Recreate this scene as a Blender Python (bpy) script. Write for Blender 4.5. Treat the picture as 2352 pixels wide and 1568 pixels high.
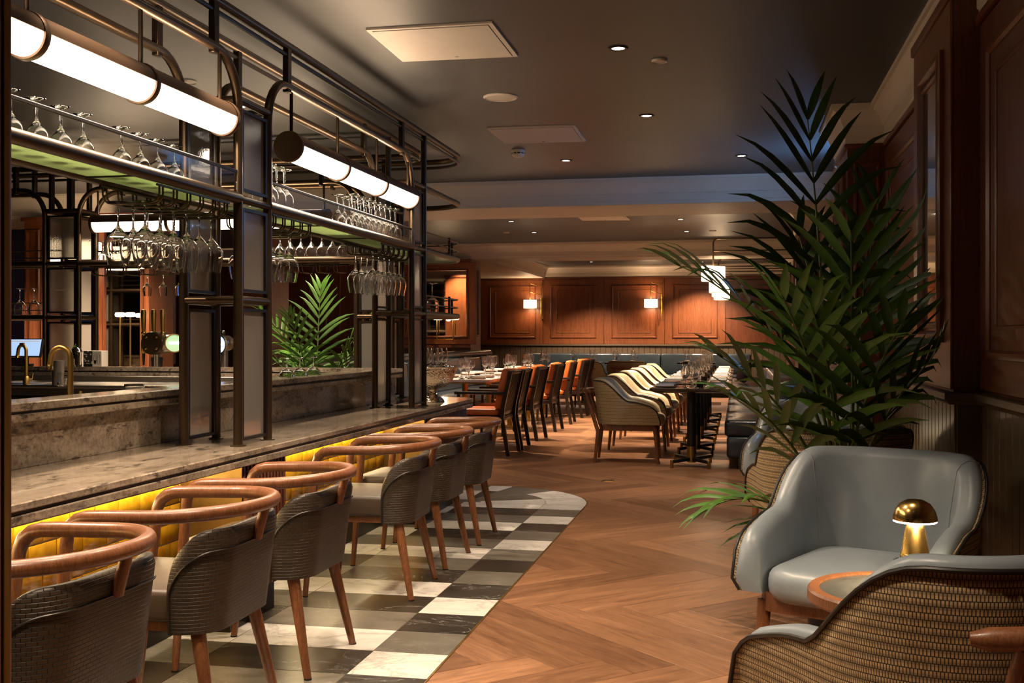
import bpy, bmesh, math, random
from mathutils import Vector, Matrix
R = random.Random(7)
PI = math.pi
SC = bpy.context.scene
COL = SC.collection
for o in list(bpy.data.objects): bpy.data.objects.remove(o)

# ------------------------------------------------------------------ camera, world, exposure
F, CX, CY, HC, TH = 2540.0, 1176.0, 775.0, 1.21, math.atan(521/2540.0)
CT, ST = math.cos(TH), math.sin(TH)
cam = bpy.data.cameras.new('camera'); camo = bpy.data.objects.new('camera', cam); COL.objects.link(camo)
camo.location = (0, 0, HC); camo.rotation_euler = (PI/2, 0, TH)
cam.sensor_width = 36.0; cam.lens = F/2352*36; cam.shift_y = -(784-CY)/2352; cam.clip_start = 0.05
SC.camera = camo
w = bpy.data.worlds.new('world'); SC.world = w; w.use_nodes = True
w.node_tree.nodes['Background'].inputs[0].default_value = (1.0, .75, .5, 1)
w.node_tree.nodes['Background'].inputs[1].default_value = 0.01
SC.view_settings.view_transform = 'Standard'; SC.view_settings.look = 'None'
SC.view_settings.exposure = 0.0; SC.view_settings.gamma = 1.0; SC.view_settings.use_curve_mapping = False
cy = SC.cycles
cy.max_bounces = 24; cy.diffuse_bounces = 4; cy.glossy_bounces = 5; cy.transmission_bounces = 24; cy.transparent_max_bounces = 8
cy.caustics_reflective = False; cy.caustics_refractive = False; cy.sample_clamp_indirect = 4.0; cy.blur_glossy = 1.0
K_SPOT, K_TUBE, K_DRUM, K_LED, K_MUSH, K_BLUE = 2.1, 1.5, 1.0, 2.4, 4.2, 1.5
WARM = (1.0, .64, .36); WARM2 = (1.0, .77, .55); COOL = (.22, .50, 1.0)

def at(x, y=None, Y=None, d=None, z=None):
    """a point of the room from a photo measurement and one known distance, used to lay out real positions"""
    u = (x-CX)/F
    if d is None:
        if Y is not None: d = Y/(CT+u*ST)
        else: d = F*(HC-z)/(y-CY)
    p = Vector((d*(-ST+u*CT), d*(CT+u*ST), 0))
    p.z = z if z is not None else HC+(CY-(y if y is not None else CY))*d/F
    return p

# ------------------------------------------------------------------ mesh helpers
class M:
    def __init__(s): s.v, s.f, s.uv = [], [], None
    def add(s, v, f, uv=None):
        b = len(s.v); s.v += [tuple(p) for p in v]; s.f += [tuple(i+b for i in q) for q in f]
        if uv is not None or s.uv is not None:
            if s.uv is None: s.uv = [(0, 0)]*b
            s.uv += list(uv) if uv is not None else [(0, 0)]*len(v)
        return s
    def box(s, x0, x1, y0, y1, z0, z1, m=None):
        v = [Vector((x, y, z)) for z in (z0, z1) for y in (y0, y1) for x in (x0, x1)]
        if m is not None: v = [m @ p for p in v]
        return s.add(v, [(0, 2, 3, 1), (4, 5, 7, 6), (0, 1, 5, 4), (2, 6, 7, 3), (0, 4, 6, 2), (1, 3, 7, 5)])
    def rbox(s, x0, x1, y0, y1, z0, z1, r=.01, seg=2, m=None):
        bm = bmesh.new(); bmesh.ops.create_cube(bm, size=1)
        for v in bm.verts: v.co = Vector(((x0+x1)/2+v.co.x*(x1-x0), (y0+y1)/2+v.co.y*(y1-y0), (z0+z1)/2+v.co.z*(z1-z0)))
        bmesh.ops.bevel(bm, geom=bm.edges[:], offset=r, segments=seg, profile=.5, affect='EDGES')
        bm.verts.ensure_lookup_table(); bm.verts.index_update()
        vs = [v.co.copy() for v in bm.verts]
        if m is not None: vs = [m @ p for p in vs]
        fs = [[v.index for v in f.verts] for f in bm.faces]; bm.free()
        return s.add(vs, fs)
    def cyl(s, p0, p1, r0, r1=None, n=12, cap=True): return s.tube([p0, p1], [r0, r0 if r1 is None else r1], n, cap=cap)
    def tube(s, pts, r, n=10, closed=False, cap=True):
        pts = [Vector(p) for p in pts]; k = len(pts)
        rr = r if isinstance(r, (list, tuple)) else [r]*k
        T = []
        for i in range(k):
            if closed: t = pts[(i+1) % k]-pts[i-1]
            else: t = pts[min(i+1, k-1)]-pts[max(i-1, 0)]
            T.append(t.normalized() if t.length > 1e-9 else Vector((0, 0, 1)))
        a = Vector((0, 0, 1)) if abs(T[0].z) < .9 else Vector((1, 0, 0))
        N = (a-T[0]*a.dot(T[0])).normalized(); v = []
        for i in range(k):
            N = (N-T[i]*N.dot(T[i])).normalized(); B = T[i].cross(N)
            for j in range(n):
                g = 2*PI*j/n; v.append(pts[i]+(N*math.cos(g)+B*math.sin(g))*rr[i])
        f = []
        for i in range(k if closed else k-1):
            i2 = (i+1) % k
            for j in range(n): f.append((i*n+j, i*n+(j+1) % n, i2*n+(j+1) % n, i2*n+j))
        if cap and not closed: f += [tuple(range(n-1, -1, -1)), tuple((k-1)*n+j for j in range(n))]
        return s.add(v, f)
    def lathe(s, prof, n=20, c=(0, 0, 0), m=None, closed=False):
        v = []; idx = []
        for (r, z) in prof:
            if r < 1e-6: idx.append([len(v)]*n); v.append(Vector((c[0], c[1], c[2]+z)))
            else:
                idx.append(list(range(len(v), len(v)+n)))
                v += [Vector((c[0]+r*math.cos(2*PI*j/n), c[1]+r*math.sin(2*PI*j/n), c[2]+z)) for j in range(n)]
        f = []; k = len(prof)
        for i in range(k if closed else k-1):
            a, b = idx[i], idx[(i+1) % k]
            for j in range(n):
                q = []
                for t in (a[j], a[(j+1) % n], b[(j+1) % n], b[j]):
                    if t not in q: q.append(t)
                if len(q) > 2: f.append(q)
        if m is not None: v = [m @ p for p in v]
        return s.add(v, f)
    def loft(s, loops, cap=True, wrap=True, uv=False):
        n = len(loops[0]); v = [p for l in loops for p in l]; f = []
        for i in range(len(loops)-1):
            for j in range(n if wrap else n-1): f.append((i*n+j, i*n+(j+1) % n, (i+1)*n+(j+1) % n, (i+1)*n+j))
        if cap: f += [tuple(range(n-1, -1, -1)), tuple((len(loops)-1)*n+j for j in range(n))]
        U = None
        if uv:
            U = []; x = 0.0
            for i, l in enumerate(loops):
                if i: x += max((Vector(l[j])-Vector(loops[i-1][j])).length for j in range(n))
                y = 0.0
                for j in range(n):
                    if j: y += (Vector(l[j])-Vector(l[j-1])).length
                    U.append((x, y))
        return s.add(v, f, U)
    def prism(s, poly, z0, z1):
        n = len(poly); v = [(x, y, z0) for x, y in poly]+[(x, y, z1) for x, y in poly]
        a = sum(poly[i][0]*poly[(i+1) % n][1]-poly[(i+1) % n][0]*poly[i][1] for i in range(n))
        lo, hi = tuple(range(n-1, -1, -1)), tuple(range(n, 2*n))
        f = [lo, hi]+[(i, (i+1) % n, n+(i+1) % n, n+i) for i in range(n)]
        if a < 0: f = [q[::-1] for q in f]
        return s.add(v, f)
    def sweep(s, prof, path, ztop=0.0):
        """closed profile of (offset to the left of the path, height) swept along a mitred path"""
        P = [Vector((x, y)) for x, y in path]; loops = []
        for i, p in enumerate(P):
            ns = []
            if i: d = (p-P[i-1]).normalized(); ns.append(Vector((-d.y, d.x)))
            if i < len(P)-1: d = (P[i+1]-p).normalized(); ns.append(Vector((-d.y, d.x)))
            n = ns[0] if len(ns) == 1 else (ns[0]+ns[1])/(1+ns[0].dot(ns[1]))
            loops.append([Vector((p.x+n.x*o, p.y+n.y*o, ztop+z)) for o, z in prof])
        return s.loft(loops)
    def cushion(s, poly, z0, z1, r=.03, dome=.0, seg=4):
        """soft pad: outline (ccw) rounded at the bottom and top rims"""
        n = len(poly); c = Vector((sum(p[0] for p in poly)/n, sum(p[1] for p in poly)/n))
        def inset(k):
            out = []
            for i in range(n):
                a, b, d = Vector(poly[i-1]), Vector(poly[i]), Vector(poly[(i+1) % n])
                e1, e2 = (b-a).normalized(), (d-b).normalized()
                m1, m2 = Vector((-e1.y, e1.x)), Vector((-e2.y, e2.x))
                mm = (m1+m2)/(1+max(-.5, m1.dot(m2))); out.append(b+mm*k)
            return out
        loops = []
        for i in range(seg+1):
            g = PI/2*i/seg; q = inset(r*(1-math.sin(g))); loops.append([Vector((p.x, p.y, z0+r*(1-math.cos(g)))) for p in q])
        for i in range(seg+1):
            g = PI/2*i/seg; q = inset(r*(1-math.cos(g))); loops.append([Vector((p.x, p.y, z1-r+r*math.sin(g))) for p in q])
        top = inset(r)
        for k, h in ((.7, .5), (.35, .85), (.05, 1.0)):
            loops.append([Vector((c.x+(p.x-c.x)*k, c.y+(p.y-c.y)*k, z1+dome*h)) for p in top])
        return s.loft(loops)

def rect(x0, x1, y0, y1, r=.05, n=5):
    p = []
    for cx_, cy_, a in ((x1-r, y1-r, 0), (x0+r, y1-r, PI/2), (x0+r, y0+r, PI), (x1-r, y0+r, 1.5*PI)):
        for i in range(n+1): p.append((cx_+r*math.cos(a+PI/2*i/n), cy_+r*math.sin(a+PI/2*i/n)))
    return p
def arc(cx_, cy_, r, a0, a1, n=8): return [(cx_+r*math.cos(a0+(a1-a0)*i/n), cy_+r*math.sin(a0+(a1-a0)*i/n)) for i in range(n+1)]

def mesh(name, mb, mat, smooth=True, ang=40):
    me = bpy.data.meshes.new(name); me.from_pydata(mb.v, [], mb.f)
    if mb.uv is not None:
        ul = me.uv_layers.new(name='UVMap'); li = [0]*len(me.loops); me.loops.foreach_get('vertex_index', li)
        ul.data.foreach_set('uv', [c for i in li for c in mb.uv[i]])
    if smooth:
        me.polygons.foreach_set('use_smooth', [True]*len(me.polygons)); me.set_sharp_from_angle(angle=math.radians(ang))
    me.materials.append(mat); me.update(); return me
def link(name, data, parent=None, loc=None, rz=None):
    o = bpy.data.objects.new(name, data); COL.objects.link(o)
    if parent is not None: o.parent = parent
    if loc is not None: o.location = loc
    if rz is not None: o.rotation_euler = (0, 0, rz)
    return o
def obj(name, mb, mat, parent=None, smooth=True, ang=40, loc=None, rz=None): return link(name, mesh(name, mb, mat, smooth, ang), parent, loc, rz)
def tag(o, label, cat, group=None):
    o['label'] = label; o['category'] = cat
    if group: o['group'] = group
    return o
def thing(name, label, cat, loc=(0, 0, 0), rz=0, group=None):
    o = link(name, None, None, loc, rz); o.empty_display_size = .1; return tag(o, label, cat, group)
def struct(name, mb, mat, smooth=False, parent=None, label=None):
    o = obj(name, mb, mat, parent, smooth)
    if parent is None: o['kind'] = 'structure'
    if label: o['label'] = label
    return o
def dup(root, loc, rz, label=None, group=None):
    r = root.copy(); COL.objects.link(r); r.location = loc; r.rotation_euler = (0, 0, rz)
    if label: r['label'] = label
    if group: r['group'] = group
    for ch in root.children:
        c = ch.copy(); COL.objects.link(c); c.parent = r
        for g in ch.children:
            d = g.copy(); COL.objects.link(d); d.parent = c
    return r

# ------------------------------------------------------------------ materials
def nm(name):
    m = bpy.data.materials.new(name); m.use_nodes = True; nt = m.node_tree
    return m, nt, nt.nodes, nt.links, nt.nodes['Principled BSDF']
def setp(b, base=None, rough=None, metal=None, spec=None, trans=None, ior=None, coat=None, sheen=None):
    I = b.inputs
    if base is not None: I['Base Color'].default_value = (*base, 1)
    if rough is not None: I['Roughness'].default_value = rough
    if metal is not None: I['Metallic'].default_value = metal
    if spec is not None: I['Specular IOR Level'].default_value = spec
    if trans is not None: I['Transmission Weight'].default_value = trans
    if ior is not None: I['IOR'].default_value = ior
    if coat is not None: I['Coat Weight'].default_value = coat; I['Coat Roughness'].default_value = .15
    if sheen is not None: I['Sheen Weight'].default_value = sheen
def coords(N, L, kind='Object', scale=(1, 1, 1), rand=False):
    t = N.new('ShaderNodeTexCoord'); mp = N.new('ShaderNodeMapping'); mp.inputs['Scale'].default_value = scale
    L.new(t.outputs[kind], mp.inputs['Vector'])
    if rand:
        oi = N.new('ShaderNodeObjectInfo'); mu = N.new('ShaderNodeVectorMath'); mu.operation = 'SCALE'
        mu.inputs[0].default_value = (37, 91, 53); L.new(oi.outputs['Random'], mu.inputs['Scale']); L.new(mu.outputs[0], mp.inputs['Location'])
    return mp.outputs[0]
def noise(N, L, vec, scale=5, detail=4, rough=.55, dist=0):
    n = N.new('ShaderNodeTexNoise'); n.inputs['Scale'].default_value = scale; n.inputs['Detail'].default_value = detail
    n.inputs['Roughness'].default_value = rough; n.inputs['Distortion'].default_value = dist; L.new(vec, n.inputs['Vector']); return n.outputs['Fac']
def ramp(N, L, fac, stops):
    r = N.new('ShaderNodeValToRGB'); e = r.color_ramp.elements
    while len(e) < len(stops): e.new(.5)
    for i, (p, c) in enumerate(stops): e[i].position = p; e[i].color = (*c, 1)
    L.new(fac, r.inputs[0]); return r.outputs[0]
def bump(N, L, b, h, strength=.2, dist=.01):
    n = N.new('ShaderNodeBump'); n.inputs['Strength'].default_value = strength; n.inputs['Distance'].default_value = dist
    L.new(h, n.inputs['Height']); L.new(n.outputs[0], b.inputs['Normal'])
def mixc(N, L, fac, a, b, typ='MIX'):
    n = N.new('ShaderNodeMix'); n.data_type = 'RGBA'; n.blend_type = typ
    for s, x in ((0, fac), (6, a), (7, b)):
        if isinstance(x, (int, float)): n.inputs[s].default_value = x
        elif isinstance(x, tuple): n.inputs[s].default_value = (*x, 1)
        else: L.new(x, n.inputs[s])
    return n.outputs[2]
def plain(name, base, rough=.5, metal=0, var=.12, vs=6, **k):
    m, nt, N, L, b = nm(name); setp(b, base, rough, metal, **k)
    if var:
        f = noise(N, L, coords(N, L), vs, 5)
        lo = tuple(c*(1-var) for c in base); hi = tuple(min(1, c*(1+var)) for c in base)
        L.new(ramp(N, L, f, [(.3, lo), (.7, hi)]), b.inputs['Base Color'])
    return m
def wood(name, c1, c2, scale=(9, 9, .9), rough=.4, bmp=.06, coat=.1, rand=True):
    m, nt, N, L, b = nm(name); setp(b, c1, rough, coat=coat)
    v = coords(N, L, 'Object', scale, rand)
    f = noise(N, L, v, 3.2, 7, .62, 1.1); g = noise(N, L, v, 18, 3, .6, .2)
    c = ramp(N, L, f, [(.28, c1), (.5, tuple((x+y)/2 for x, y in zip(c1, c2))), (.72, c2)])
    c = mixc(N, L, .35, c, ramp(N, L, g, [(.35, tuple(x*.55 for x in c1)), (.6, c2)]))
    L.new(c, b.inputs['Base Color']); bump(N, L, b, g, bmp, .004); return m
def emit(name, col, s):
    m, nt, N, L, b = nm(name); setp(b, (.8, .8, .8), .5)
    b.inputs['Emission Color'].default_value = (*col, 1); b.inputs['Emission Strength'].default_value = s; return m
def glass(name, col=(1, 1, 1), rough=0.0, ior=1.45):
    m, nt, N, L, b = nm(name); setp(b, col, rough, trans=1.0, ior=ior); return m

m_bronze = plain('bronze_tube', (.085, .056, .033), .36, .85, .15, 3)
m_bronze_dk = plain('bronze_dark', (.035, .024, .016), .4, .8, .15, 3)
m_shell = plain('lamp_shell', (.13, .075, .042), .45, .6, .1, 3)
m_brass = plain('brass', (.62, .40, .13), .22, 1.0, .1, 8)
m_brass_ag = plain('aged_brass', (.40, .25, .075), .38, 1.0, .3, 5)
m_steel = plain('brushed_steel', (.42, .38, .33), .32, 1.0, .12, 4)
m_chrome = plain('hammered_chrome', (.75, .70, .62), .08, 1.0, 0)
m_glass = glass('clear_glass'); m_glassg = glass('green_tint_glass', (.72, .95, .82), .02)
def mk_reed():
    m, nt, N, L, b = nm('reeded_glass'); setp(b, (.95, .91, .84), .06, trans=1.0, ior=1.42)
    bump(N, L, b, noise(N, L, coords(N, L), 55, 3), .18, .004)
    t = N.new('ShaderNodeBsdfTranslucent'); t.inputs['Color'].default_value = (.95, .88, .78, 1); mx = N.new('ShaderNodeMixShader'); mx.inputs[0].default_value = .38
    df = N.new('ShaderNodeBsdfDiffuse'); df.inputs['Color'].default_value = (.85, .82, .78, 1); ma = N.new('ShaderNodeMixShader'); ma.inputs[0].default_value = .25; L.new(t.outputs[0], ma.inputs[1]); L.new(df.outputs[0], ma.inputs[2])
    L.new(b.outputs[0], mx.inputs[1]); L.new(ma.outputs[0], mx.inputs[2]); L.new(mx.outputs[0], N['Material Output'].inputs[0]); return m
m_reed = mk_reed()
def mk_granite():
    m, nt, N, L, b = nm('granite'); setp(b, (.4, .34, .27), .14, coat=.3)
    v = coords(N, L); v2 = coords(N, L, 'Object', (1, .35, 1))
    a = noise(N, L, v2, 6, 9, .68, .8); f = noise(N, L, v, 60, 6, .7); s = noise(N, L, v2, 22, 8, .75, .3)
    c = ramp(N, L, a, [(.34, (.11, .080, .054)), (.47, (.27, .21, .155)), (.64, (.46, .375, .29))])
    c = mixc(N, L, .38, c, ramp(N, L, f, [(.38, (.07, .052, .038)), (.55, (.34, .275, .205)), (.75, (.50, .42, .335))]))
    c = mixc(N, L, ramp(N, L, s, [(.37, (.9, .9, .9)), (.455, (0, 0, 0))]), c, (.045, .036, .028))
    L.new(c, b.inputs['Base Color']); return m
m_granite = mk_granite()
m_walnut = wood('walnut', (.105, .036, .014), (.27, .105, .042), (16, 16, 2.2), .36)
m_darkwood = wood('espresso_wood', (.010, .006, .004), (.028, .016, .010), (14, 14, 2), .35, .03)
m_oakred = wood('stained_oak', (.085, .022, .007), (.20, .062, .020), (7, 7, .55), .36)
m_oakdk = wood('dark_shaded_oak', (.055, .013, .004), (.13, .036, .012), (7, 7, .55), .38)  # darker oak, also used for the same oak where it lies in shade
m_oakfr = wood('oak_frame', (.080, .020, .006), (.17, .050, .016), (9, 9, .6), .36)
m_slat = wood('slat_wood', (.065, .016, .008), (.15, .042, .018), (10, 10, .8), .42)
m_black = plain('black_paint', (.008, .007, .006), .5, 0, .1)
m_ceil = plain('ceiling_paint', (.050, .052, .056), .42, 0, .10, 1.2)
m_cornice = plain('cornice_paint', (.60, .53, .44), .5, 0, .05, 2)
m_bead = plain('beadboard_paint', (.085, .058, .036), .35, 0, .08, 3)
m_hatch = plain('hatch_paint', (.52, .47, .42), .5, 0, .05, 3)
m_white = plain('white_paint', (.62, .56, .48), .5, 0, .04, 3)
m_grout = plain('grout', (.82, .76, .62), .8, 0, .1, 20)
def mk_yellow():
    m, nt, N, L, b = nm('yellow_glaze'); setp(b, (.7, .38, .03), .10, coat=.5)
    t = coords(N, L, 'Object', (1, 1, 1), True); f = noise(N, L, t, 14, 3)
    L.new(ramp(N, L, f, [(.3, (.60, .27, .010)), (.55, (.80, .42, .018)), (.75, (.86, .52, .035))]), b.inputs['Base Color'])
    bump(N, L, b, noise(N, L, t, 9, 1), .07, .01); return m
m_yellow = mk_yellow()
def mk_marble(name, stops, vein, vs=5, thr=(.485, .5, .515), rough=.28):
    m, nt, N, L, b = nm(name); setp(b, stops[0][1], rough)
    v = coords(N, L, 'Object', (1, 1.6, 1), True); f = noise(N, L, v, 3, 8, .65, .6); g = noise(N, L, v, vs*.5, 5, .6, 1.2)
    c = mixc(N, L, ramp(N, L, g, [(thr[0], (0, 0, 0)), (thr[1], (.8, .8, .8)), (thr[2], (0, 0, 0))]), ramp(N, L, f, stops), vein)
    L.new(c, b.inputs['Base Color']); return m
m_tw = mk_marble('white_marble', [(.3, (.60, .56, .50)), (.6, (.76, .73, .67))], (.42, .39, .35), 4, (.47, .5, .53))
m_tg = mk_marble('grey_stone', [(.3, (.105, .093, .072)), (.65, (.18, .165, .135))], (.34, .32, .28), 5, (.495, .5, .505))
m_tb = mk_marble('black_stone', [(.3, (.022, .018, .014)), (.65, (.045, .038, .030))], (.42, .40, .36), 3, (.497, .5, .503))
m_tablew = mk_marble('white_table_marble', [(.3, (.72, .68, .62)), (.6, (.82, .79, .74))], (.5, .47, .42), 4, (.48, .5, .52), .15)
def mk_plank():
    m, nt, N, L, b = nm('oak_planks'); setp(b, (.25, .11, .05), .34, spec=.4)
    t = N.new('ShaderNodeUVMap'); sp = N.new('ShaderNodeSeparateXYZ'); L.new(t.outputs[0], sp.inputs[0])
    oi = N.new('ShaderNodeObjectInfo')
    fl = N.new('ShaderNodeMath'); fl.operation = 'MULTIPLY_ADD'; fl.inputs[1].default_value = 731.3; L.new(oi.outputs['Random'], fl.inputs[0])
    f2 = N.new('ShaderNodeMath'); f2.operation = 'FLOOR'; L.new(sp.outputs['Y'], f2.inputs[0]); L.new(f2.outputs[0], fl.inputs[2])
    wn = N.new('ShaderNodeTexWhiteNoise'); wn.noise_dimensions = '1D'; L.new(fl.outputs[0], wn.inputs['W'])
    cb = N.new('ShaderNodeCombineXYZ')
    mu = N.new('ShaderNodeMath'); mu.operation = 'MULTIPLY'; mu.inputs[1].default_value = 1.6; L.new(sp.outputs['X'], mu.inputs[0])
    mv = N.new('ShaderNodeMath'); mv.operation = 'MULTIPLY'; mv.inputs[1].default_value = 14.0; L.new(sp.outputs['Y'], mv.inputs[0])
    L.new(mu.outputs[0], cb.inputs[0]); L.new(mv.outputs[0], cb.inputs[1]); L.new(fl.outputs[0], cb.inputs[2])
    f = noise(N, L, cb.outputs[0], 1.6, 8, .66, 1.0); g = noise(N, L, cb.outputs[0], 9, 5, .65, .6)
    c = ramp(N, L, f, [(.28, (.115, .054, .030)), (.5, (.255, .130, .070)), (.72, (.40, .215, .122))])
    c = mixc(N, L, .35, c, ramp(N, L, g, [(.35, (.075, .032, .015)), (.6, (.30, .14, .06))]))
    c = mixc(N, L, 1.0, c, ramp(N, L, wn.outputs['Value'], [(0, (.70, .66, .62)), (.5, (.95, .92, .88)), (1, (1.15, 1.12, 1.08))]), 'MULTIPLY')
    L.new(c, b.inputs['Base Color']); bump(N, L, b, g, .08, .003); return m
m_plank = mk_plank()
def leather(name, col, rough=.38, var=.15):
    m, nt, N, L, b = nm(name); setp(b, col, rough)
    v = coords(N, L); f = noise(N, L, v, 7, 4); g = noise(N, L, v, 160, 3)
    L.new(ramp(N, L, f, [(.3, tuple(c*(1-var) for c in col)), (.7, tuple(c*(1+var) for c in col))]), b.inputs['Base Color'])
    bump(N, L, b, g, .15, .002); return m
m_lbrown = leather('brown_leather', (.055, .036, .023), .44)
m_lblue = leather('blue_grey_leather', (.215, .250, .280), .36, .08)
m_lgrey = leather('grey_leather', (.30, .27, .22), .4, .08)
m_lcream = leather('cream_leather', (.55, .45, .28), .4, .08)
m_lteal = leather('teal_leather', (.020, .027, .032), .26, .12)
m_orange = leather('orange_leather', (.62, .145, .028), .42, .1)
def mk_weave():
    m, nt, N, L, b = nm('woven_leather'); setp(b, (.05, .034, .022), .42)
    t = N.new('ShaderNodeUVMap'); br = N.new('ShaderNodeTexBrick'); L.new(t.outputs[0], br.inputs['Vector'])
    br.inputs['Color1'].default_value = (.050, .034, .021, 1); br.inputs['Color2'].default_value = (.036, .024, .015, 1); br.inputs['Mortar'].default_value = (.008, .006, .004, 1)
    br.inputs['Scale'].default_value = 1; br.inputs['Brick Width'].default_value = .026; br.inputs['Row Height'].default_value = .011
    br.inputs['Mortar Size'].default_value = .0012; br.inputs['Mortar Smooth'].default_value = .8
    L.new(br.outputs['Color'], b.inputs['Base Color'])
    iv = N.new('ShaderNodeInvert'); L.new(br.outputs['Fac'], iv.inputs['Color']); bump(N, L, b, iv.outputs[0], .9, .004); return m
m_weave = mk_weave()
def mk_fabric(name, c1, c2, dark, bw, rh, ms):
    m, nt, N, L, b = nm(name); setp(b, c1, .75)
    t = N.new('ShaderNodeUVMap'); br = N.new('ShaderNodeTexBrick'); L.new(t.outputs[0], br.inputs['Vector'])
    br.offset = .5; br.inputs['Scale'].default_value = 1; br.inputs['Brick Width'].default_value = bw; br.inputs['Row Height'].default_value = rh
    br.inputs['Mortar Size'].default_value = ms; br.inputs['Mortar Smooth'].default_value = .35
    br.inputs['Color1'].default_value = (*c1, 1); br.inputs['Color2'].default_value = (*c2, 1); br.inputs['Mortar'].default_value = (*dark, 1)
    w_ = N.new('ShaderNodeTexWave'); w_.bands_direction = 'Y'; w_.inputs['Scale'].default_value = .314/(rh*2); L.new(t.outputs[0], w_.inputs['Vector'])
    c = mixc(N, L, ramp(N, L, w_.outputs['Fac'], [(.25, (.45, .45, .45)), (.6, (0, 0, 0))]), br.outputs['Color'], dark)
    L.new(c, b.inputs['Base Color'])
    iv = N.new('ShaderNodeInvert'); L.new(br.outputs['Fac'], iv.inputs['Color']); bump(N, L, b, iv.outputs[0], .6, .003); return m
m_woven = mk_fabric('woven_tan_brown', (.60, .45, .25), (.48, .34, .17), (.055, .036, .020), .0072, .0135, .0013)
m_wovenc = mk_fabric('woven_cream', (.55, .42, .24), (.48, .36, .20), (.20, .14, .07), .012, .016, .0018)
m_piping = plain('black_piping', (.010, .008, .007), .4, 0, 0)
def mk_shelf():
    m, nt, N, L, b = nm('green_glass_shelf'); setp(b, (.25, .40, .18), .3)
    c = ramp(N, L, noise(N, L, coords(N, L, 'Object', (1, .3, 1)), 5, 4), [(.3, (.34, .43, .24)), (.7, (.50, .57, .36))])
    t = N.new('ShaderNodeBsdfTranslucent'); mx = N.new('ShaderNodeMixShader'); mx.inputs[0].default_value = .6
    L.new(c, b.inputs['Base Color']); L.new(c, t.inputs['Color']); L.new(b.outputs[0], mx.inputs[1]); L.new(t.outputs[0], mx.inputs[2]); L.new(mx.outputs[0], N['Material Output'].inputs[0]); return m
m_green = mk_shelf()
m_leaf = plain('palm_leaf', (.035, .085, .014), .38, 0, .35, 5)
m_leafb = plain('palm_leaf_bright', (.062, .155, .018), .38, 0, .3, 5)  # lit copy of the palm green for fronds turned to the light; also mint
m_stem = plain('palm_stem', (.085, .12, .025), .5, 0, .25, 8)
m_pot = plain('planter_black', (.02, .018, .016), .5, 0, .1)
m_soil = plain('soil', (.03, .02, .012), .9, 0, .4, 40)
m_napkin = plain('napkin_linen', (.62, .56, .50), .8, 0, .06, 30)
m_plate = plain('brown_plate', (.30, .17, .10), .3, 0, .2, 10)
m_darktop = wood('dark_table_top', (.016, .010, .007), (.045, .026, .016), (6, 2, 6), .14, .02, .4)
m_stonetop = plain('dark_table_stone', (.05, .05, .048), .3, 0, .3, 60)
m_mirror = plain('mirror_glass', (.55, .50, .42), .03, 1.0, 0)
m_purple = leather('plum_velvet', (.055, .030, .060), .6, .2)
m_backwall = plain('dark_plum_wall', (.035, .022, .020), .6, 0, .1)
m_bulb = emit('lamp_diffuser', (1.0, .82, .62), 6.0*K_TUBE)
m_drum = emit('drum_shade', (1.0, .76, .48), 5.0*K_DRUM)
m_head = emit('lamp_head', (1.0, .72, .42), 9.0*K_DRUM)
m_led = emit('led_strip', (1.0, .80, .45), 34.0*K_LED)
m_strip = emit('added_shelf_glow', (1.0, .80, .56), 26.0)
m_down = emit('downlight_lens', (1.0, .86, .68), 14.0)
m_mush = emit('lamp_lens', (1.0, .80, .50), 26.0*K_MUSH)
m_sky = emit('dusk_pane', (.12, .32, .95), 1.1)
m_blueglow = emit('blue_glow_face', COOL, 45.0*K_BLUE)
m_screen = emit('till_screen', (.35, .55, .85), 1.1)
m_badgeg = emit('green_badge', (.04, .5, .16), .8)
m_badgeb = emit('blue_badge', (.06, .34, .85), .9)
m_badgew = emit('white_badge', (.85, .92, 1.0), 2.2)

# ------------------------------------------------------------------ the setting: floor
HCEIL = 2.75; YFAR = 23.6; XR = .96; XL = -10.5; YN = -3.0
floor = struct('floor', M().box(XL, XR+.2, YN, YFAR+.2, -.15, -.004), plain('screed', (.03, .018, .012), .9, 0, .1))
def inpoly_tile(x, y):   # inside the stone-tiled apron around the bar
    if x > -1.08 or y > 8.8: return False
    if y < 7.9 or x < -1.98: return True
    return math.hypot(x+1.98, y-7.9) < .9
PL, PW = 1.2, .2
def plank_geo(L=PL, W=PW, o=Vector((0, 0, 0)), a=0.0, uo=0.0, vo=0.0):
    g = .0006; c = .0012; v = []; uv = []
    for (x0, x1, y0, y1, z) in ((g, L-g, g, W-g, -.012), (g, L-g, g, W-g, -c), (g+c, L-g-c, g+c, W-g-c, 0)):
        for (x, y) in ((x0, y0), (x1, y0), (x1, y1), (x0, y1)):
            v.append((o.x+x*math.cos(a)-y*math.sin(a), o.y+x*math.sin(a)+y*math.cos(a), z)); uv.append((x+uo, y+vo))
    f = [(8, 9, 10, 11)]
    for b in (0, 4):
        for i in range(4): f.append((b+i, b+(i+1) % 4, b+4+(i+1) % 4, b+4+i))
    return v, f, uv
pm = M(); pm.add(*plank_geo(uo=0, vo=.2)); plank_me = mesh('plank', pm, m_plank, False)
e1, e2 = Vector((.7071, -.7071)), Vector((.7071, .7071)); org = Vector((-.936, 4.84))
planks = []
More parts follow.
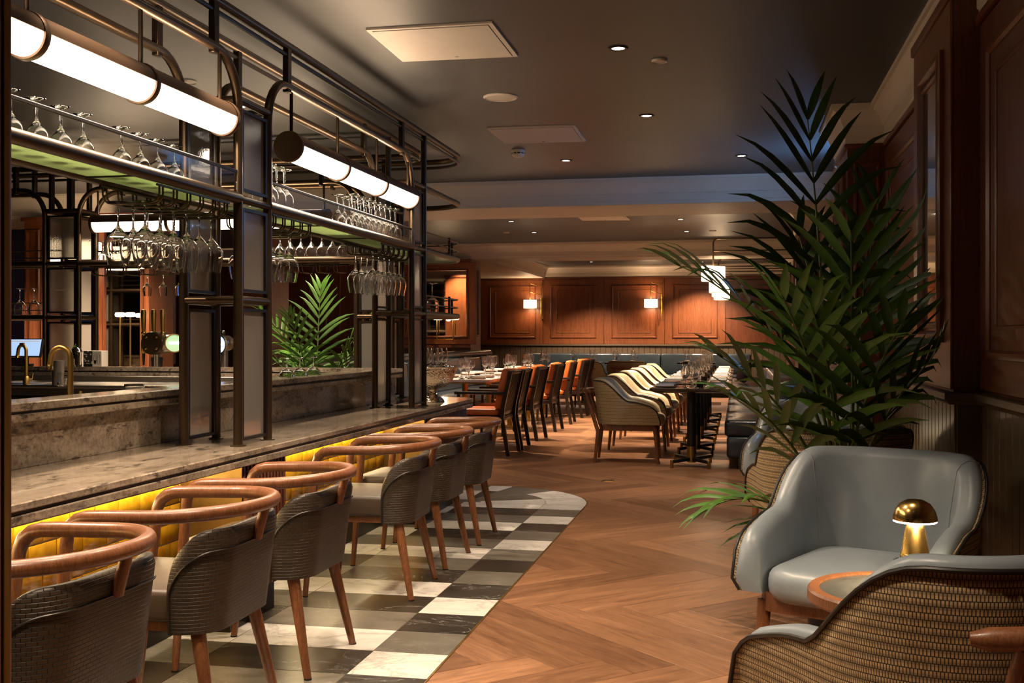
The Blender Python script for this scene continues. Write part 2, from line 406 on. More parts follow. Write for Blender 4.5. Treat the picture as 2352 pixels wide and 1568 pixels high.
for k in range(-14, 15):
    for i in range(-110, 111):
        for kind in (0, 1):
            bx_, by_ = (i+6*k, i-6*k)
            if kind == 0: p = org+e1*(bx_*PW)+e2*(by_*PW); a = -PI/4; c = p+e1*3*PW+e2*.5*PW
            else: p = org+e1*((bx_+1)*PW)+e2*((by_+1)*PW); a = PI/4; c = p+e2*3*PW
            if not (-4.6 < c.x < 1.2 and 1.0 < c.y < 22.5): continue
            ends = [p, p+(e1 if kind == 0 else e2)*PL]
            if all(inpoly_tile(q.x, q.y) for q in ends) and inpoly_tile(c.x, c.y): continue
            d = c.y*CT-c.x*ST; px = CX+F*(c.x*CT+c.y*ST)/max(d, .1)
            vis = -150 < px < 2500 and d > 3.2 and not (c.x < -2.2 and c.y < 9)
            planks.append((0 if vis else 1, d, p, a))
planks.sort(key=lambda t: (t[0], t[1]))
for i, (nv, d, p, a) in enumerate(planks[:300]): link('plank', plank_me, floor, (p.x, p.y, 0), a)
pm = M()
for (nv, d, p, a) in planks[300:]: pm.add(*plank_geo(o=Vector((p.x, p.y, 0)), a=a, uo=R.random()*9, vo=R.randrange(1, 400)+.2))
o = obj('planks_beyond', pm, m_plank, floor, False); o['kind'] = 'stuff'
# stone apron: grout bed, square and wedge tiles, brass edging
C0 = (-1.98, 7.9); RB, RA = .9, .6
apron = [(-1.08, .5), (-1.08, 7.9)]+arc(*C0, RB, 0, PI/2, 20)[1:]+[(-4.5, 8.8), (-4.5, 8.0), (-2.1, 8.0), (-2.3, .5)]
obj('grout_bed', M().prism(apron, -.01, .0012), plain('tile_grout', (.16, .13, .095), .85, 0, .1), floor, False)
tm = {'w': m_tw, 'g': m_tg, 'b': m_tb}
def tile(poly, c):
    n = len(poly); q = []
    for i in range(n):
        a, b, d = Vector(poly[i-1]), Vector(poly[i]), Vector(poly[(i+1) % n]); u, v = (b-a).normalized(), (d-b).normalized()
        m1, m2 = Vector((-u.y, u.x)), Vector((-v.y, v.x)); q.append(b+(m1+m2)/(1+m1.dot(m2))*.0018)
    cx_, cy_ = sum(p.x for p in q)/n, sum(p.y for p in q)/n
    obj('tile', M().prism([(p.x-cx_, p.y-cy_) for p in q], -.008, .003), tm[c], floor, False, loc=(cx_, cy_, 0))
colB = 'gwbgwgbgbwbgwbgwbg'; colA = 'bgwbgwgbwbgwbgwgbw'; colC = 'wbgwgwbgwgbwgbwgbw'
for i in range(17):
    y1 = 7.67-.3*i; y0 = y1-.3
    tile([(-1.38, y0), (-1.08, y0), (-1.08, y1), (-1.38, y1)], colB[i]); tile([(-1.98, y0), (-1.38, y0), (-1.38, y1), (-1.98, y1)], colA[i])
    tile([(-2.30, y0), (-1.98, y0), (-1.98, y1), (-2.30, y1)], colC[i])
tile([(-1.38, 7.67), (-1.08, 7.67), (-1.08, 7.9), (-1.38, 7.9)], 'w'); tile([(-1.98, 7.67), (-1.38, 7.67), (-1.38, 7.9), (-1.98, 7.9)], 'w')
wa = [0, 24, 52, 78, 90]
for i in range(4):
    a0, a1 = math.radians(wa[i]), math.radians(wa[i+1])
    tile(arc(*C0, RB, a0, a1, 6)+arc(*C0, RA, a1, a0, 6), 'wwgw'[i]); tile(arc(*C0, RA, a0, a1, 5)+arc(*C0, .12, a1, a0, 3), 'wggb'[i])
for i in range(5):
    x1 = -1.98-.3*i; tile([(x1-.3, 8.5), (x1, 8.5), (x1, 8.8), (x1-.3, 8.8)], 'gwbgw'[i]); tile([(x1-.3, 8.02), (x1, 8.02), (x1, 8.5), (x1-.3, 8.5)], 'wgbwg'[i])
edge = [(-1.08, .5), (-1.08, 7.9)]+arc(*C0, RB, 0, PI/2, 24)[1:]+[(-4.5, 8.8)]
o = obj('edging_strip', M().sweep([(0, -.008), (-.006, -.008), (-.006, .0035), (0, .0035)], edge), m_brass_ag, floor, False)
sp = at(1396, 1104, z=0)
t = thing('floor_socket', 'small brass floor socket cover set in the planks', 'socket', (sp.x, sp.y, 0), .1)
obj('cover_plate', M().rbox(-.055, .055, -.045, .045, 0, .004, .0015, 1), m_brass_ag, t); obj('lid', M().rbox(-.04, .04, -.03, .03, .004, .006, .001, 1), m_bronze, t)

# ------------------------------------------------------------------ ceiling, beams, cornices
ceil_ = struct('ceiling', M().box(XL, XR+.2, YN, YFAR+.2, HCEIL, HCEIL+.15), m_ceil)
CORN = [(-.01, -.25), (.014, -.25), (.014, -.222), (.022, -.215), (.022, -.150), (.030, -.145), (.030, -.135), (.040, -.118), (.052, -.085), (.072, -.055), (.096, -.040), (.096, -.028), (.112, -.026), (.112, -.0005), (-.01, -.0005)]
B1, B2 = (10.75, 11.75), (17.75, 18.45)
for k, (b0, b1) in enumerate((B1, B2)):
    o = struct('ceiling_beam', M().box(XL+.05, XR, b0, b1, 2.5, HCEIL-.001), m_cornice)
    obj('beam_moulding', M().sweep(CORN, [(XR-.11, b0+.0001), (XL+.1, b0+.0001)][::-1] if False else [(XL+.1, b0), (XR-.11, b0)][::-1], HCEIL), m_cornice, o)
    obj('beam_moulding', M().sweep(CORN, [(XL+.1, b1), (XR-.11, b1)], HCEIL), m_cornice, o)
struct('trim_1', M().sweep(CORN, [(XR, YN+.1), (XR, 7.68), (.71, 7.68), (.71, 8.5), (XR, 8.5), (XR, B1[0]-.12)], HCEIL), m_cornice, True)
struct('trim_2', M().sweep(CORN, [(XR, B1[1]+.12), (XR, 13.9), (.71, 13.9), (.71, 14.7), (XR, 14.7), (XR, B2[0]-.12)], HCEIL), m_cornice, True)
struct('trim_3', M().sweep(CORN, [(XR, B2[1]+.12), (XR, YFAR), (-4.14, YFAR), (-4.14, B2[1]+.12)], HCEIL), m_cornice, True)
struct('trim_4', M().box(XL+.05, -4.14, B2[1]+.001, YFAR, 2.5, HCEIL-.001), m_cornice)   # lowered bulkhead over the side booth

# ------------------------------------------------------------------ panelled walls
def wmat(o, r, n): return Matrix(((r[0], n[0], 0, o[0]), (r[1], n[1], 0, o[1]), (0, 0, 1, o[2] if len(o) > 2 else 0), (0, 0, 0, 1)))
def ring(mb, cx_, cz_, w_, h_, t_, y0, y1, m):
    """mitred rectangular moulding with a sloped face"""
    a, b = w_/2, h_/2; L = []
    for (k, y) in ((0, y0), (0, y0+(y1-y0)*.6), (t_*.3, y1), (t_*.7, y1), (t_, y0+(y1-y0)*.3), (t_, y0)):
        L.append([m @ Vector((cx_+sx*(a-k), y, cz_+sz*(b-k))) for sx, sz in ((-1, -1), (1, -1), (1, 1), (-1, 1))])
    mb.loft(L, cap=False); return mb
def wall_panel(parent, m, cx_, w_, z0, z1, mat, in1=.15, in2=.14, d=.014, mirror=False):
    cz_ = (z0+z1)/2
    obj('panel', M().rbox(cx_-w_/2+.002, cx_+w_/2-.002, -.003, d, z0, z1, .004, 1, m), mat, parent, True)
    obj('moulding', ring(M(), cx_, cz_, w_-in1*2, z1-z0-in1*1.6, .035, d, d+.016, m), m_oakfr, parent, True)
    if mirror: obj('mirror', M().box(cx_-w_/2+in1+.03, cx_+w_/2-in1-.03, d+.001, d+.004, z0+in1*.8+.03, z1-in1*.8-.03, m), m_mirror, parent, False)
    else: obj('bead', ring(M(), cx_, cz_, w_-in1*2-in2*2, z1-z0-in1*1.6-in2*1.7, .016, d, d+.008, m), mat, parent, True)
def boards(parent, m, x0, x1, z0, z1, mat, bw=.1):
    n = max(1, round((x1-x0)/bw)); bw = (x1-x0)/n; g = .004
    mb = M(); mb.loft([[Vector((g, 0, z)), Vector((bw-g, 0, z)), Vector((bw-g, .005, z)), Vector((bw-g-.004, .009, z)), Vector((g+.004, .009, z)), Vector((g, .005, z))][::-1] for z in (z0, z1)])
    me = mesh('board', mb, mat, False)
    rz = math.atan2(m[1][0], m[0][0])
    for i in range(n): p = m @ Vector((x0+i*bw, 0, 0)); link('board', me, parent, p, rz)
# far wall
wf = struct('wall_far', M().box(-12, XR+.2, YFAR, YFAR+.2, 0, HCEIL), m_oakdk)
mf = wmat((0, YFAR), (-1, 0), (0, -1))
xs = [at(1108+139.6*i, Y=YFAR).x for i in range(-2, 6)]
for i in range(len(xs)-1):
    if xs[i+1] > XR: break
    wall_panel(wf, mf, -(xs[i]+xs[i+1])/2, xs[i+1]-xs[i], 1.07, 2.46, m_oakred, .16, .13)
boards(wf, mf, -XR, 5.6, .05, 1.03, m_bead, .118)
obj('chair_rail', M().rbox(-XR, 5.6, 0, .035, 1.03, 1.065, .006, 2, mf), m_bead, wf)
obj('top_rail', M().rbox(-XR, 5.6, 0, .03, 2.465, 2.5, .005, 2, mf), m_oakfr, wf)
# right wall with pilasters and piers
wr = struct('wall_right', M().box(XR, XR+.2, YN, YFAR, 0, HCEIL), m_oakdk)
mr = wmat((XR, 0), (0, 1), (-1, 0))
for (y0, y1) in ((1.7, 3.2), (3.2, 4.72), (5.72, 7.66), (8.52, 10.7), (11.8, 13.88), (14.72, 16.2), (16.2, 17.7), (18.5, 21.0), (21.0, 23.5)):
    wall_panel(wr, mr, (y0+y1)/2, y1-y0, 1.0, 2.46, m_oakred if y0 > 5 else m_oakdk, .16, .13)  # same oak throughout; the near panels' shade is put into their colour
boards(wr, mr, 1.5, 4.7, .12, .945, m_bead, .1); boards(wr, mr, 5.72, 7.66, .12, .945, m_bead, .1)
obj('top_rail', M().rbox(YN, 7.6, 0, .03, 2.465, 2.5, .005, 2, mr), m_oakfr, wr)
struct('baseboard_right', M().rbox(XR-.02, XR, YN, 7.6, 0, .12, .005), m_bead)
RAIL = [(-.002, -.05), (.02, -.05), (.028, -.035), (.040, -.030), (.040, -.005), (.034, 0), (-.002, 0)]
struct('trim_5', M().sweep(RAIL, [(XR, YN+.1), (XR, 4.74), (.85, 4.74), (.85, 5.70), (XR, 5.70), (XR, 7.68), (.71, 7.68), (.71, 8.5), (XR, 8.5), (XR, 13.9), (.71, 13.9), (.71, 14.7), (XR, 14.7), (XR, YFAR)], .99), m_bead, True)
pb = obj('pilaster', M().box(.85, XR+.01, 4.74, 5.70, .99, 2.60), m_oakdk, wr, False)
obj('cap', M().rbox(.83, XR, 4.70, 5.74, 2.585, 2.635, .006), m_oakfr, pb)
mB = wmat((.85, 4.74), (0, 1), (-1, 0))
obj('face_board', M().rbox(.0, .95, 0, .012, 1.0, 2.58, .003, 1, mB), m_oakred, pb)
obj('moulding', ring(M(), .42, 1.80, .56, 1.22, .05, .012, .04, mB), m_oakfr, pb)
obj('moulding', ring(M(), .42, 1.80, .44, 1.10, .03, .012, .03, mB), m_oakfr, pb)
obj('mirror', M().box(.23, .61, .012, .016, 1.27, 2.33, mB), m_mirror, pb, False)
pl = obj('pilaster_base', M().box(.87, XR+.01, 4.76, 5.68, 0, .945), m_bead, wr, False)
boards(wr, wmat((.87, 4.76), (0, 1), (-1, 0)), .02, .92, .05, .94, m_bead, .09)
for (y0, y1) in ((7.68, 8.5), (13.9, 14.7)):
    pd = obj('pier', M().box(.71, XR+.01, y0, y1, 0, 2.5), m_oakdk, wr, False)
    obj('cap', M().rbox(.69, XR, y0-.02, y1+.02, 2.47, 2.5, .006), m_oakfr, pd)
    mp_ = wmat((.71, y0), (0, 1), (-1, 0))
    obj('moulding', ring(M(), .41, 1.72, .56, 1.3, .05, 0, .03, mp_), m_oakfr, pd)
    mq = wmat((XR, y0), (-1, 0), (0, -1)); obj('moulding', ring(M(), .125, 1.72, .17, 1.3, .025, 0, .012, mq), m_oakfr, pd)
# walls out of sight that close the room
struct('wall_near', M().box(XL, XR+.2, YN-.2, YN, 0, HCEIL), m_oakdk)
struct('wall_left', M().box(XL-.2, XL, YN, YFAR, 0, HCEIL), m_backwall)
# back-left wall behind the booth, with mirror, panels and a dusk window
YB = 17.6
wb = struct('wall_back', M().box(XL, -4.3, YB, YB+.7, 0, HCEIL-.25), m_oakdk)
mb_ = wmat((0, YB), (-1, 0), (0, -1))
xa, xb = at(985, Y=YB).x, at(1060, Y=YB).x
wall_panel(wb, mb_, -(xa+xb)/2, 1.05, 1.1, 2.44, m_oakred, .13, .1, .02, True)
for x0, x1 in ((540, 630), (630, 730), (730, 800), (800, 970)):
    a, b = at(x0, Y=YB).x, at(x1, Y=YB).x; wall_panel(wb, mb_, -(a+b)/2, b-a, 1.1, 2.44, m_oakred, .13, .12)
obj('ledge', M().rbox(4.28, 9.0, 0, .08, 1.03, 1.08, .008, 2, mb_), m_oakfr, wb)
obj('end_moulding', ring(M(), .35, 1.8, .36, 1.15, .05, 0, .03, wmat((-4.3, YB), (0, 1), (1, 0)) @ Matrix.Scale(1, 4)), m_oakfr, wb)
xa, xb = at(346, Y=YB).x, at(404, Y=YB).x
wn_ = struct('window_1', M().box(xa+.06, xb-.06, YB-.02, YB-.012, .8, 2.45), m_sky, False, None, 'tall narrow window with blue dusk light')
obj('window_frame', ring(M(), -(xa+xb)/2, 1.62, xb-xa, 1.75, .06, .0, .05, mb_), m_white, wn_)
for z in (1.35, 1.9): obj('glazing_bar', M().box(-xb+.06, -xa-.06, .02, .04, z, z+.03, mb_), m_white, wn_, False)
obj('glazing_bar', M().box(-(xa+xb)/2-.015, -(xa+xb)/2+.015, .02, .04, .8, 2.45, mb_), m_white, wn_, False)
# free-standing oak piers behind the bar
def pier(x0, x1, Yp, name, mirror):
    a, b = at(x0, Y=Yp).x, at(x1, Y=Yp).x
    p = struct(name, M().box(a, b, Yp, Yp+.5, 0, 2.5), m_oakred)
    m = wmat((0, Yp), (-1, 0), (0, -1)); c = -(a+b)/2; w_ = b-a
    obj('moulding', ring(M(), c, 1.62, w_*.8, 1.5, .035, 0, .03, m), m_oakfr, p)
    if mirror: obj('mirror', M().box(c-w_*.34, c+w_*.34, .002, .006, .92, 2.32, m), m_mirror, p, False)
    obj('cap', M().rbox(a-.03, b+.03, Yp-.03, Yp+.53, 2.46, 2.5, .006), m_oakfr, p)
    obj('plinth', M().rbox(a-.02, b+.02, Yp-.02, Yp+.52, 0, .15, .006), m_oakfr, p)
pier(226, 342, 10.4, 'wall_pier_1', True); pier(56, 98, 10.6, 'wall_pier_2', False); pier(536, 625, 12.4, 'wall_pier_3', False)
# door jamb beside the camera
a = at(30, Y=1.02); jx = a.x
jm = struct('door_1', M().rbox(jx-.26, jx, .9, 1.02, 0, HCEIL-.01, .004, 2), m_oakdk, True, None, 'dark red wooden door jamb beside the camera')
b0, b1 = at(7, Y=.9).x, at(15, Y=.9).x
obj('brass_bead', M().rbox(b0, b1, .896, .905, .1, HCEIL-.02, .001, 1), m_brass_ag, jm)

# ------------------------------------------------------------------ things on the ceiling
def spot(name, parent, loc, power, ang=62, col=WARM2, size=.04, blend=.6):
    l = bpy.data.lights.new(name, 'SPOT'); l.energy = power*K_SPOT; l.spot_size = math.radians(ang); l.spot_blend = blend; l.color = col; l.shadow_soft_size = size
    return link(name, l, parent, loc)
dm_frame = mesh('bezel', M().lathe([(.034, 0), (.052, 0), (.054, -.004), (.050, -.007), (.038, -.006), (.034, 0)], 24), m_bronze_dk)
dm_lens = mesh('lens', M().lathe([(0, -.003), (.034, -.003), (.034, -.001), (0, -.001)], 20), m_down)
def downlight(p, label, group=None, power=70, ang=66):
    t = thing('downlight', label, 'downlight', (p.x, p.y, HCEIL), 0, group)
    link('bezel', dm_frame, t); link('lens', dm_lens, t); spot('downlight_lamp', t, (0, 0, -.02), power, ang); return t
near = ['recessed downlight nearest the camera, right of the large ceiling hatch', 'recessed downlight right of the round ceiling speaker', 'recessed downlight beside the smoke detector', 'recessed downlight near the palm top, in front of the first beam']
for (x, y), l in zip(((1420, 110), (1485, 265), (1300, 368), (1703, 357)), near): downlight(at(x, y, z=HCEIL), l, power=65)
for (x, y), l in zip(((1174, 508), (1227, 533), (1563, 503), (1577, 531)), ('recessed downlight in the middle bay, leftmost of its row', 'second recessed downlight from the left in the middle bay', 'recessed downlight in the middle bay right of the flat hatch', 'recessed downlight above the drum lamps in the middle bay')):
    downlight(at(x, y, z=HCEIL), l, power=400, ang=84)
for (x, y), l in zip(((1358, 601), (1612, 601)), ('tiny recessed downlight in the far ceiling bay between the wall lamps', 'tiny recessed downlight in the far bay above the drum lamps')): downlight(at(x, y, z=HCEIL), l, power=420, ang=112)
hid = 'fill downlights added outside the view'; lh = 'small round fill downlight added in the ceiling outside the view'  # fill lamps added out of view to brighten bar, lounge and tables
for (x, y, pw, an) in ((-3.2, 12.5, 280, 84), (-.5, 12.2, 240, 70), (-.5, 13.6, 280, 70), (-.15, 1.45, 70, 66), (-1.3, 1.0, 80, 90), (-1.1, 2.3, 85, 92), (-1.05, 3.6, 85, 92), (-1.1, 4.6, 85, 92), (.1, 3.25, 36, 56),
        (-1.8, 2.0, 38, 70), (-1.8, 3.2, 38, 70), (-1.8, 4.2, 38, 70), (-3.2, 3.1, 150, 112), (-4.4, 4.0, 150, 112), (-6.0, 4.5, 150, 112), (-7.0, 13.4, 420, 112), (-5.6, 13.2, 420, 112)):
    downlight(Vector((x, y, 0)), lh, hid, pw, an)
for (x, y, pw, an, l) in ((-3.25, 6.85, 150, 112, 'added fill downlight over the bar behind the near gantry pillar'), (-3.6, 9.6, 110, 70, 'added fill downlight above the bright green palm'), (-5.6, 9.4, 420, 112, 'added fill downlight behind the bar in front of the oak pier'), (-7.6, 9.2, 420, 112, 'added fill downlight at the far left behind the bar')):
    downlight(Vector((x, y, 0)), l, None, pw, an)  # fill lamps added to brighten the bar interior and what stands behind
def hatch(c, label):
    P = [at(x, y, z=HCEIL) for x, y in c]; cx_ = sum(p.x for p in P)/4; cy_ = sum(p.y for p in P)/4
    t = thing('access_hatch', label, 'ceiling hatch', (cx_, cy_, HCEIL))
    q = [(p.x-cx_, p.y-cy_) for p in P]; s = lambda k: [(x*k, y*k) for x, y in q]
    obj('hatch_frame', M().prism(q, -.010, 0), m_hatch, t, False); obj('reveal', M().prism(s(.925), -.0105, -.002), m_black, t, False)
    obj('hatch_door', M().prism(s(.915), -.013, -.003), m_hatch, t, False)
    obj('latch', M().lathe([(0, -.016), (.012, -.016), (.012, -.012), (0, -.012)], 12, (q[3][0]*.35+q[2][0]*.35, q[3][1]*.8, 0)), m_chrome, t)
hatch(((840, 65), (1130, 48), (1190, 126), (925, 138)), 'large pale ceiling access hatch above the bar end')
hatch(((1118, 293), (1321, 286), (1346, 322), (1160, 327)), 'smaller pale ceiling access hatch above the smoke detector')
hatch(((1322, 493), (1432, 492), (1448, 504), (1338, 505)), 'pale ceiling hatch in the middle bay behind the first beam')
def disc(x, y, r, name, label, cat):
    p = at(x, y, z=HCEIL); t = thing(name, label, cat, (p.x, p.y, HCEIL))
    obj('rim', M().lathe([(r*.86, 0), (r, 0), (r, -.006), (r*.9, -.012), (r*.86, -.008)], 32), m_hatch, t)
    obj('grille', M().lathe([(0, -.007), (r*.86, -.007), (r*.86, -.001), (0, -.001)], 32), m_hatch, t)
disc(1150, 222, .112, 'ceiling_speaker', 'round flush white ceiling speaker between the hatches', 'speaker')
disc(1515, 138, .045, 'sprinkler_cover', 'small white sprinkler cover beside the nearest downlight', 'sprinkler')
disc(432, 187, .05, 'sprinkler_cover', 'small white ceiling disc seen through the bar gantry', 'sprinkler')
disc(1163, 533, .05, 'sprinkler_cover', 'small ceiling disc in the left of the middle bay', 'sprinkler')
disc(1637, 529, .05, 'sprinkler_cover', 'small ceiling disc above the nearest drum lamp', 'sprinkler')
p = at(1190, 345, z=HCEIL); t = thing('smoke_detector', 'white domed smoke detector on the near ceiling', 'smoke detector', (p.x, p.y, HCEIL))
obj('base', M().lathe([(0, 0), (.056, 0), (.056, -.022), (0, -.022)], 28), m_white, t)
obj('vent_ring', M().lathe([(.048, -.022), (.048, -.034), (.030, -.034)], 28), m_black, t)
obj('dome', M().lathe([(.054, -.033), (.05, -.045), (.036, -.056), (0, -.058), (0, -.033)], 28), m_white, t)
for k in range(10): a = 2*PI*k/10; obj('vent_post', M().box(-.004, .004, .046, .056, -.034, -.021, Matrix.Rotation(a, 4, 'Z')), m_white, t, False)
# blue glow box added out of sight to tint the ceiling and beam
t = thing('blue_glow_box', 'added blue glow box on the wall, unseen behind the pier and palm', 'light box', (.83, 9.3, 2.30))
obj('housing', M().rbox(.02, .094, -.20, .20, -.11, .11, .006), m_white, t)
obj('lit_face', M().box(.014, .0195, -.19, .19, -.10, .10), m_blueglow, t, False); obj('lit_top', M().box(.03, .085, -.19, .19, .1102, .114), m_blueglow, t, False)


# ------------------------------------------------------------------ the bar: counter and front
XC, YC = -1.96, 8.3          # outer edges of the L-shaped counter
ZC, ZL = .75, .985
YS = .9
def lpoly(xo, yo, xi, yi, r, xe=-8.6, ys=YS): return [(xo, ys), (xo, yo-r)]+arc(xo-r, yo-r, r, 0, PI/2, 8)[1:]+[(xe, yo), (xe, yi), (xi, yi), (xi, ys)]
def slab(mb, xo, yo, xi, yi, r, z0, z1, b=.004):
    n = [lpoly(xo, yo, xi, yi, r), lpoly(xo-b, yo-b, xi+b*0, yi, max(r-b, .01))]
    A, B = n; L = [[Vector((*p, z0)) for p in B], [Vector((*p, z0+b)) for p in A], [Vector((*p, z1-b)) for p in A], [Vector((*p, z1)) for p in B]]
    return mb.loft(L)
t = thing('bar_counter', 'long L-shaped granite bar counter with a raised back ledge', 'bar counter', (0, 0, 0))
obj('worktop', slab(M(), XC, YC, -2.50, 7.76, .22, .725, ZC), m_granite, t, True, 30)
obj('shadow_gap', slab(M(), XC-.012, YC-.012, -2.50, 7.76, .21, .714, .7255, .001), m_bronze_dk, t, True, 30)
obj('lower_slab', slab(M(), XC-.002, YC-.002, -2.50, 7.76, .22, .685, .714), m_granite, t, True, 30)
obj('splashback', slab(M(), -2.47, 7.79, -2.53, 7.73, .02, .7505, .918, .001), m_granite, t, False)
obj('ledge_top', slab(M(), -2.425, 7.835, -2.585, 7.675, .02, .955, ZL), m_granite, t, True, 30)
obj('ledge_gap', slab(M(), -2.435, 7.825, -2.575, 7.685, .02, .945, .955, .001), m_bronze_dk, t, False)
obj('ledge_lower', slab(M(), -2.427, 7.833, -2.583, 7.677, .02, .917, .945), m_granite, t, True, 30)
XW = -2.26                    # recessed bar front behind the knees
t = thing('tiled_bar_base', 'bar front of glossy yellow tiles between slatted wooden pillars', 'bar front', (0, 0, 0))
obj('grout_wall', M().prism(lpoly(XW, 8.0, -2.42, 7.84, .05), .0, .684), m_grout, t, False)
TW, THT = .152, .076
ym = M(); g = .0024
ym.rbox(-.006, .006, g, TW-g, g, THT-g, .0022, 2); yme = mesh('glazed_tile', ym, m_yellow)
for (ya, yb) in ((1.98, 4.20), (4.66, 6.87)):
    for r in range(7):
        z = .684-THT*(r+1); y = ya-(TW/2 if r % 2 else 0)
        while y < yb-.001:
            a, b = max(y, ya), min(y+TW, yb)
            if b-a > .012 and z > .1:
                if b-a > TW-.002: link('glazed_tile', yme, t, (XW-.0015, a, z))
                else: obj('glazed_tile', M().rbox(-.006, .006, g, b-a-g, g, THT-g, .003, 2), m_yellow, t, loc=(XW-.0015, a, z))
            y += TW
    obj('kick_plate', M().rbox(XW, XW+.012, ya, yb, .003, .145, .003, 1), m_bronze_dk, t)
    obj('led_strip', M().box(XW+.022, XW+.034, ya+.01, yb-.01, .672, .682), m_led, t, False)
    obj('led_channel', M().box(XW+.016, XW+.040, ya+.01, yb-.01, .680, .6845), m_steel, t, False)
sl = mesh('slat', M().rbox(0, .014, 0, .018, .15, .684, .003, 1), m_slat)
slx = mesh('slat', M().rbox(0, .018, 0, .014, .15, .684, .003, 1), m_slat)
for (ya, yb) in ((1.52, 1.98), (4.20, 4.66), (6.87, 8.0)):
    xo = XC-.035
    if yb < 7.5: poly = [(XW-.02, ya), (xo, ya), (xo, yb), (XW-.02, yb)]
    else: poly = [(XW-.02, ya), (xo, ya), (xo, 7.95)]+arc(xo-.2, 7.95, .2, 0, PI/2, 6)[1:]+[(XW-.02, 8.15)]
    obj('pillar_core', M().prism(poly, .14, .684), m_black, t, False)
    obj('plinth', M().prism([(x-(.045 if x > -2.1 else 0), y-(.02 if y > ya+.1 else 0)) for x, y in poly], .003, .14), m_bronze_dk, t, False)
    obj('brass_panel', M().rbox(XW, xo+.012, ya-.006, ya, .14, .684, .002, 1), m_brass_ag, t)
    y = ya+.006
    while y < min(yb, 7.95)-.018: link('slat', sl, t, (xo, y, 0)); y += .034
    if yb > 7.5:
        for k in range(1, 9):
            a = PI/2*k/9; p = (xo-.2+.2*math.cos(a), 7.95+.2*math.sin(a)); link('slat', sl, t, (*p, 0), a)
x = -2.22
tb = obj('end_core', M().box(-8.4, -2.19, 7.86, 8.15, .02, .684), m_black, t, False)
while x > -3.4: link('slat', slx, t, (x, 8.15, 0)); x -= .034

# ------------------------------------------------------------------ bar gantry (bronze tube frame)
XO, XI = -2.08, -2.33         # front wing: outer and inner post planes
YI, YO = 7.92, 8.16           # far wing planes
ZB, ZM, ZS, ZT, ZA, ZR = ZC, 1.37, 1.80, 2.22, 2.39, 2.58
RT = .020
G = thing('bar_gantry', 'dark bronze tubular bar gantry with reeded glass panels and shelves', 'bar gantry', (0, 0, 0))
PF = [(1.82, 2.12), (4.36, 4.66), (6.90, 7.18)]        # pillars on the front wing (along Y)
PWG = [(-2.54, -2.82), (-5.14, -5.44), (-7.74, -8.04)]  # pillars on the far wing (along X)
def pt(wing, pl, s, z): return Vector((pl, s, z)) if wing == 'f' else Vector((s, pl, z))
def archpath(wing, pl, s0, s1, z0=ZB):
    sg = 1 if s1 > s0 else -1; r = .20; rz = ZA-2.17
    P = [pt(wing, pl, s0, z0), pt(wing, pl, s0, 2.17)]
    P += [pt(wing, pl, s0+sg*r*(1-math.cos(PI/2*i/8)), 2.17+rz*math.sin(PI/2*i/8)) for i in range(1, 9)]
    P += [pt(wing, pl, s1-sg*r*(1-math.sin(PI/2*i/8)), 2.17+rz*math.cos(PI/2*i/8)) for i in range(0, 9)]
    P += [pt(wing, pl, s1, z0)]
    return P
fl_me = mesh('base_flange', M().lathe([(0, 0), (.034, 0), (.034, .004), (.022, .007), (0, .007)], 20), m_bronze)
def reed(w_, h_):
    n = max(6, int(w_/.0095)); L = []
    prof = []
    for i in range(n):
        for k in range(4): prof.append((w_*(i+k/4)/n, .0035+.0016*math.sin(PI*k/4)))
    prof.append((w_, .0035)); prof += [(w_, 0), (0, 0)]
    return M().loft([[Vector((x, y, z)) for x, y in prof] for z in (0, h_)])
reeds = {}
def bays(wing, planes, pil):
    for pl in planes:
        for i in range(len(pil)-1):
            obj('arch_tube', M().tube(archpath(wing, pl, pil[i][1], pil[i+1][0]), RT, 12), m_bronze, G)
    for i, (a, b) in enumerate(pil):
        for pl in planes:
            if (i == 0): obj('post', M().tube([pt(wing, pl, a, ZB), pt(wing, pl, a, ZT)], RT, 12), m_bronze, G)
            if i == len(pil)-1: obj('post', M().tube([pt(wing, pl, b, ZB), pt(wing, pl, b, ZR if wing == 'f' else ZT)], RT, 12), m_bronze, G)
            for s in (a, b): link('base_flange', fl_me, G, pt(wing, pl, s, ZB))
            for z in (ZM, ZS, ZT): obj('crossbar', M().tube([pt(wing, pl, a, z), pt(wing, pl, b, z)], RT*.9, 10), m_bronze, G)
            d = abs(b-a)
            for z0, z1 in ((ZB+.02, ZM-.035), (ZM+.035, ZS-.035), (ZS+.035, ZT-.035)):
                w_, h_ = d-.075, z1-z0-.02
                key = (round(w_, 3), round(h_, 3))
                if key not in reeds: reeds[key] = mesh('reeded_pane', reed(*key), m_reed, True, 60)
                lo = min(a, b)+.0375
                pane_a = (reeds[key], pt(wing, pl-.003 if wing == 'f' else pl-.003, lo, z0+.01), PI/2 if wing == 'f' else 0)
                fr = M(); x0, x1 = min(a, b)+.021, max(a, b)-.021
                for (u0, u1, v0, v1) in ((x0, x0+.018, z0, z1), (x1-.018, x1, z0, z1), (x0+.018, x1-.018, z0, z0+.013), (x0+.018, x1-.018, z1-.013, z1)):
                    if wing == 'f': fr.box(pl-.009, pl+.009, u0, u1, v0, v1)
                    else: fr.box(u0, u1, pl-.009, pl+.009, v0, v1)
                pf_ = obj('pane_frame', fr, m_bronze_dk, G, False); link('reeded_pane', pane_a[0], pf_, pane_a[1], pane_a[2])
        for s in (a, b):
            for z in ((ZM, ZT, ZT-.055) if True else ()): obj('tie_tube', M().tube([pt(wing, planes[0], s, z), pt(wing, planes[1], s, z)], RT*.85, 10), m_bronze, G)
bays('f', (XO, XI), PF); bays('w', (YI, YO), PWG)
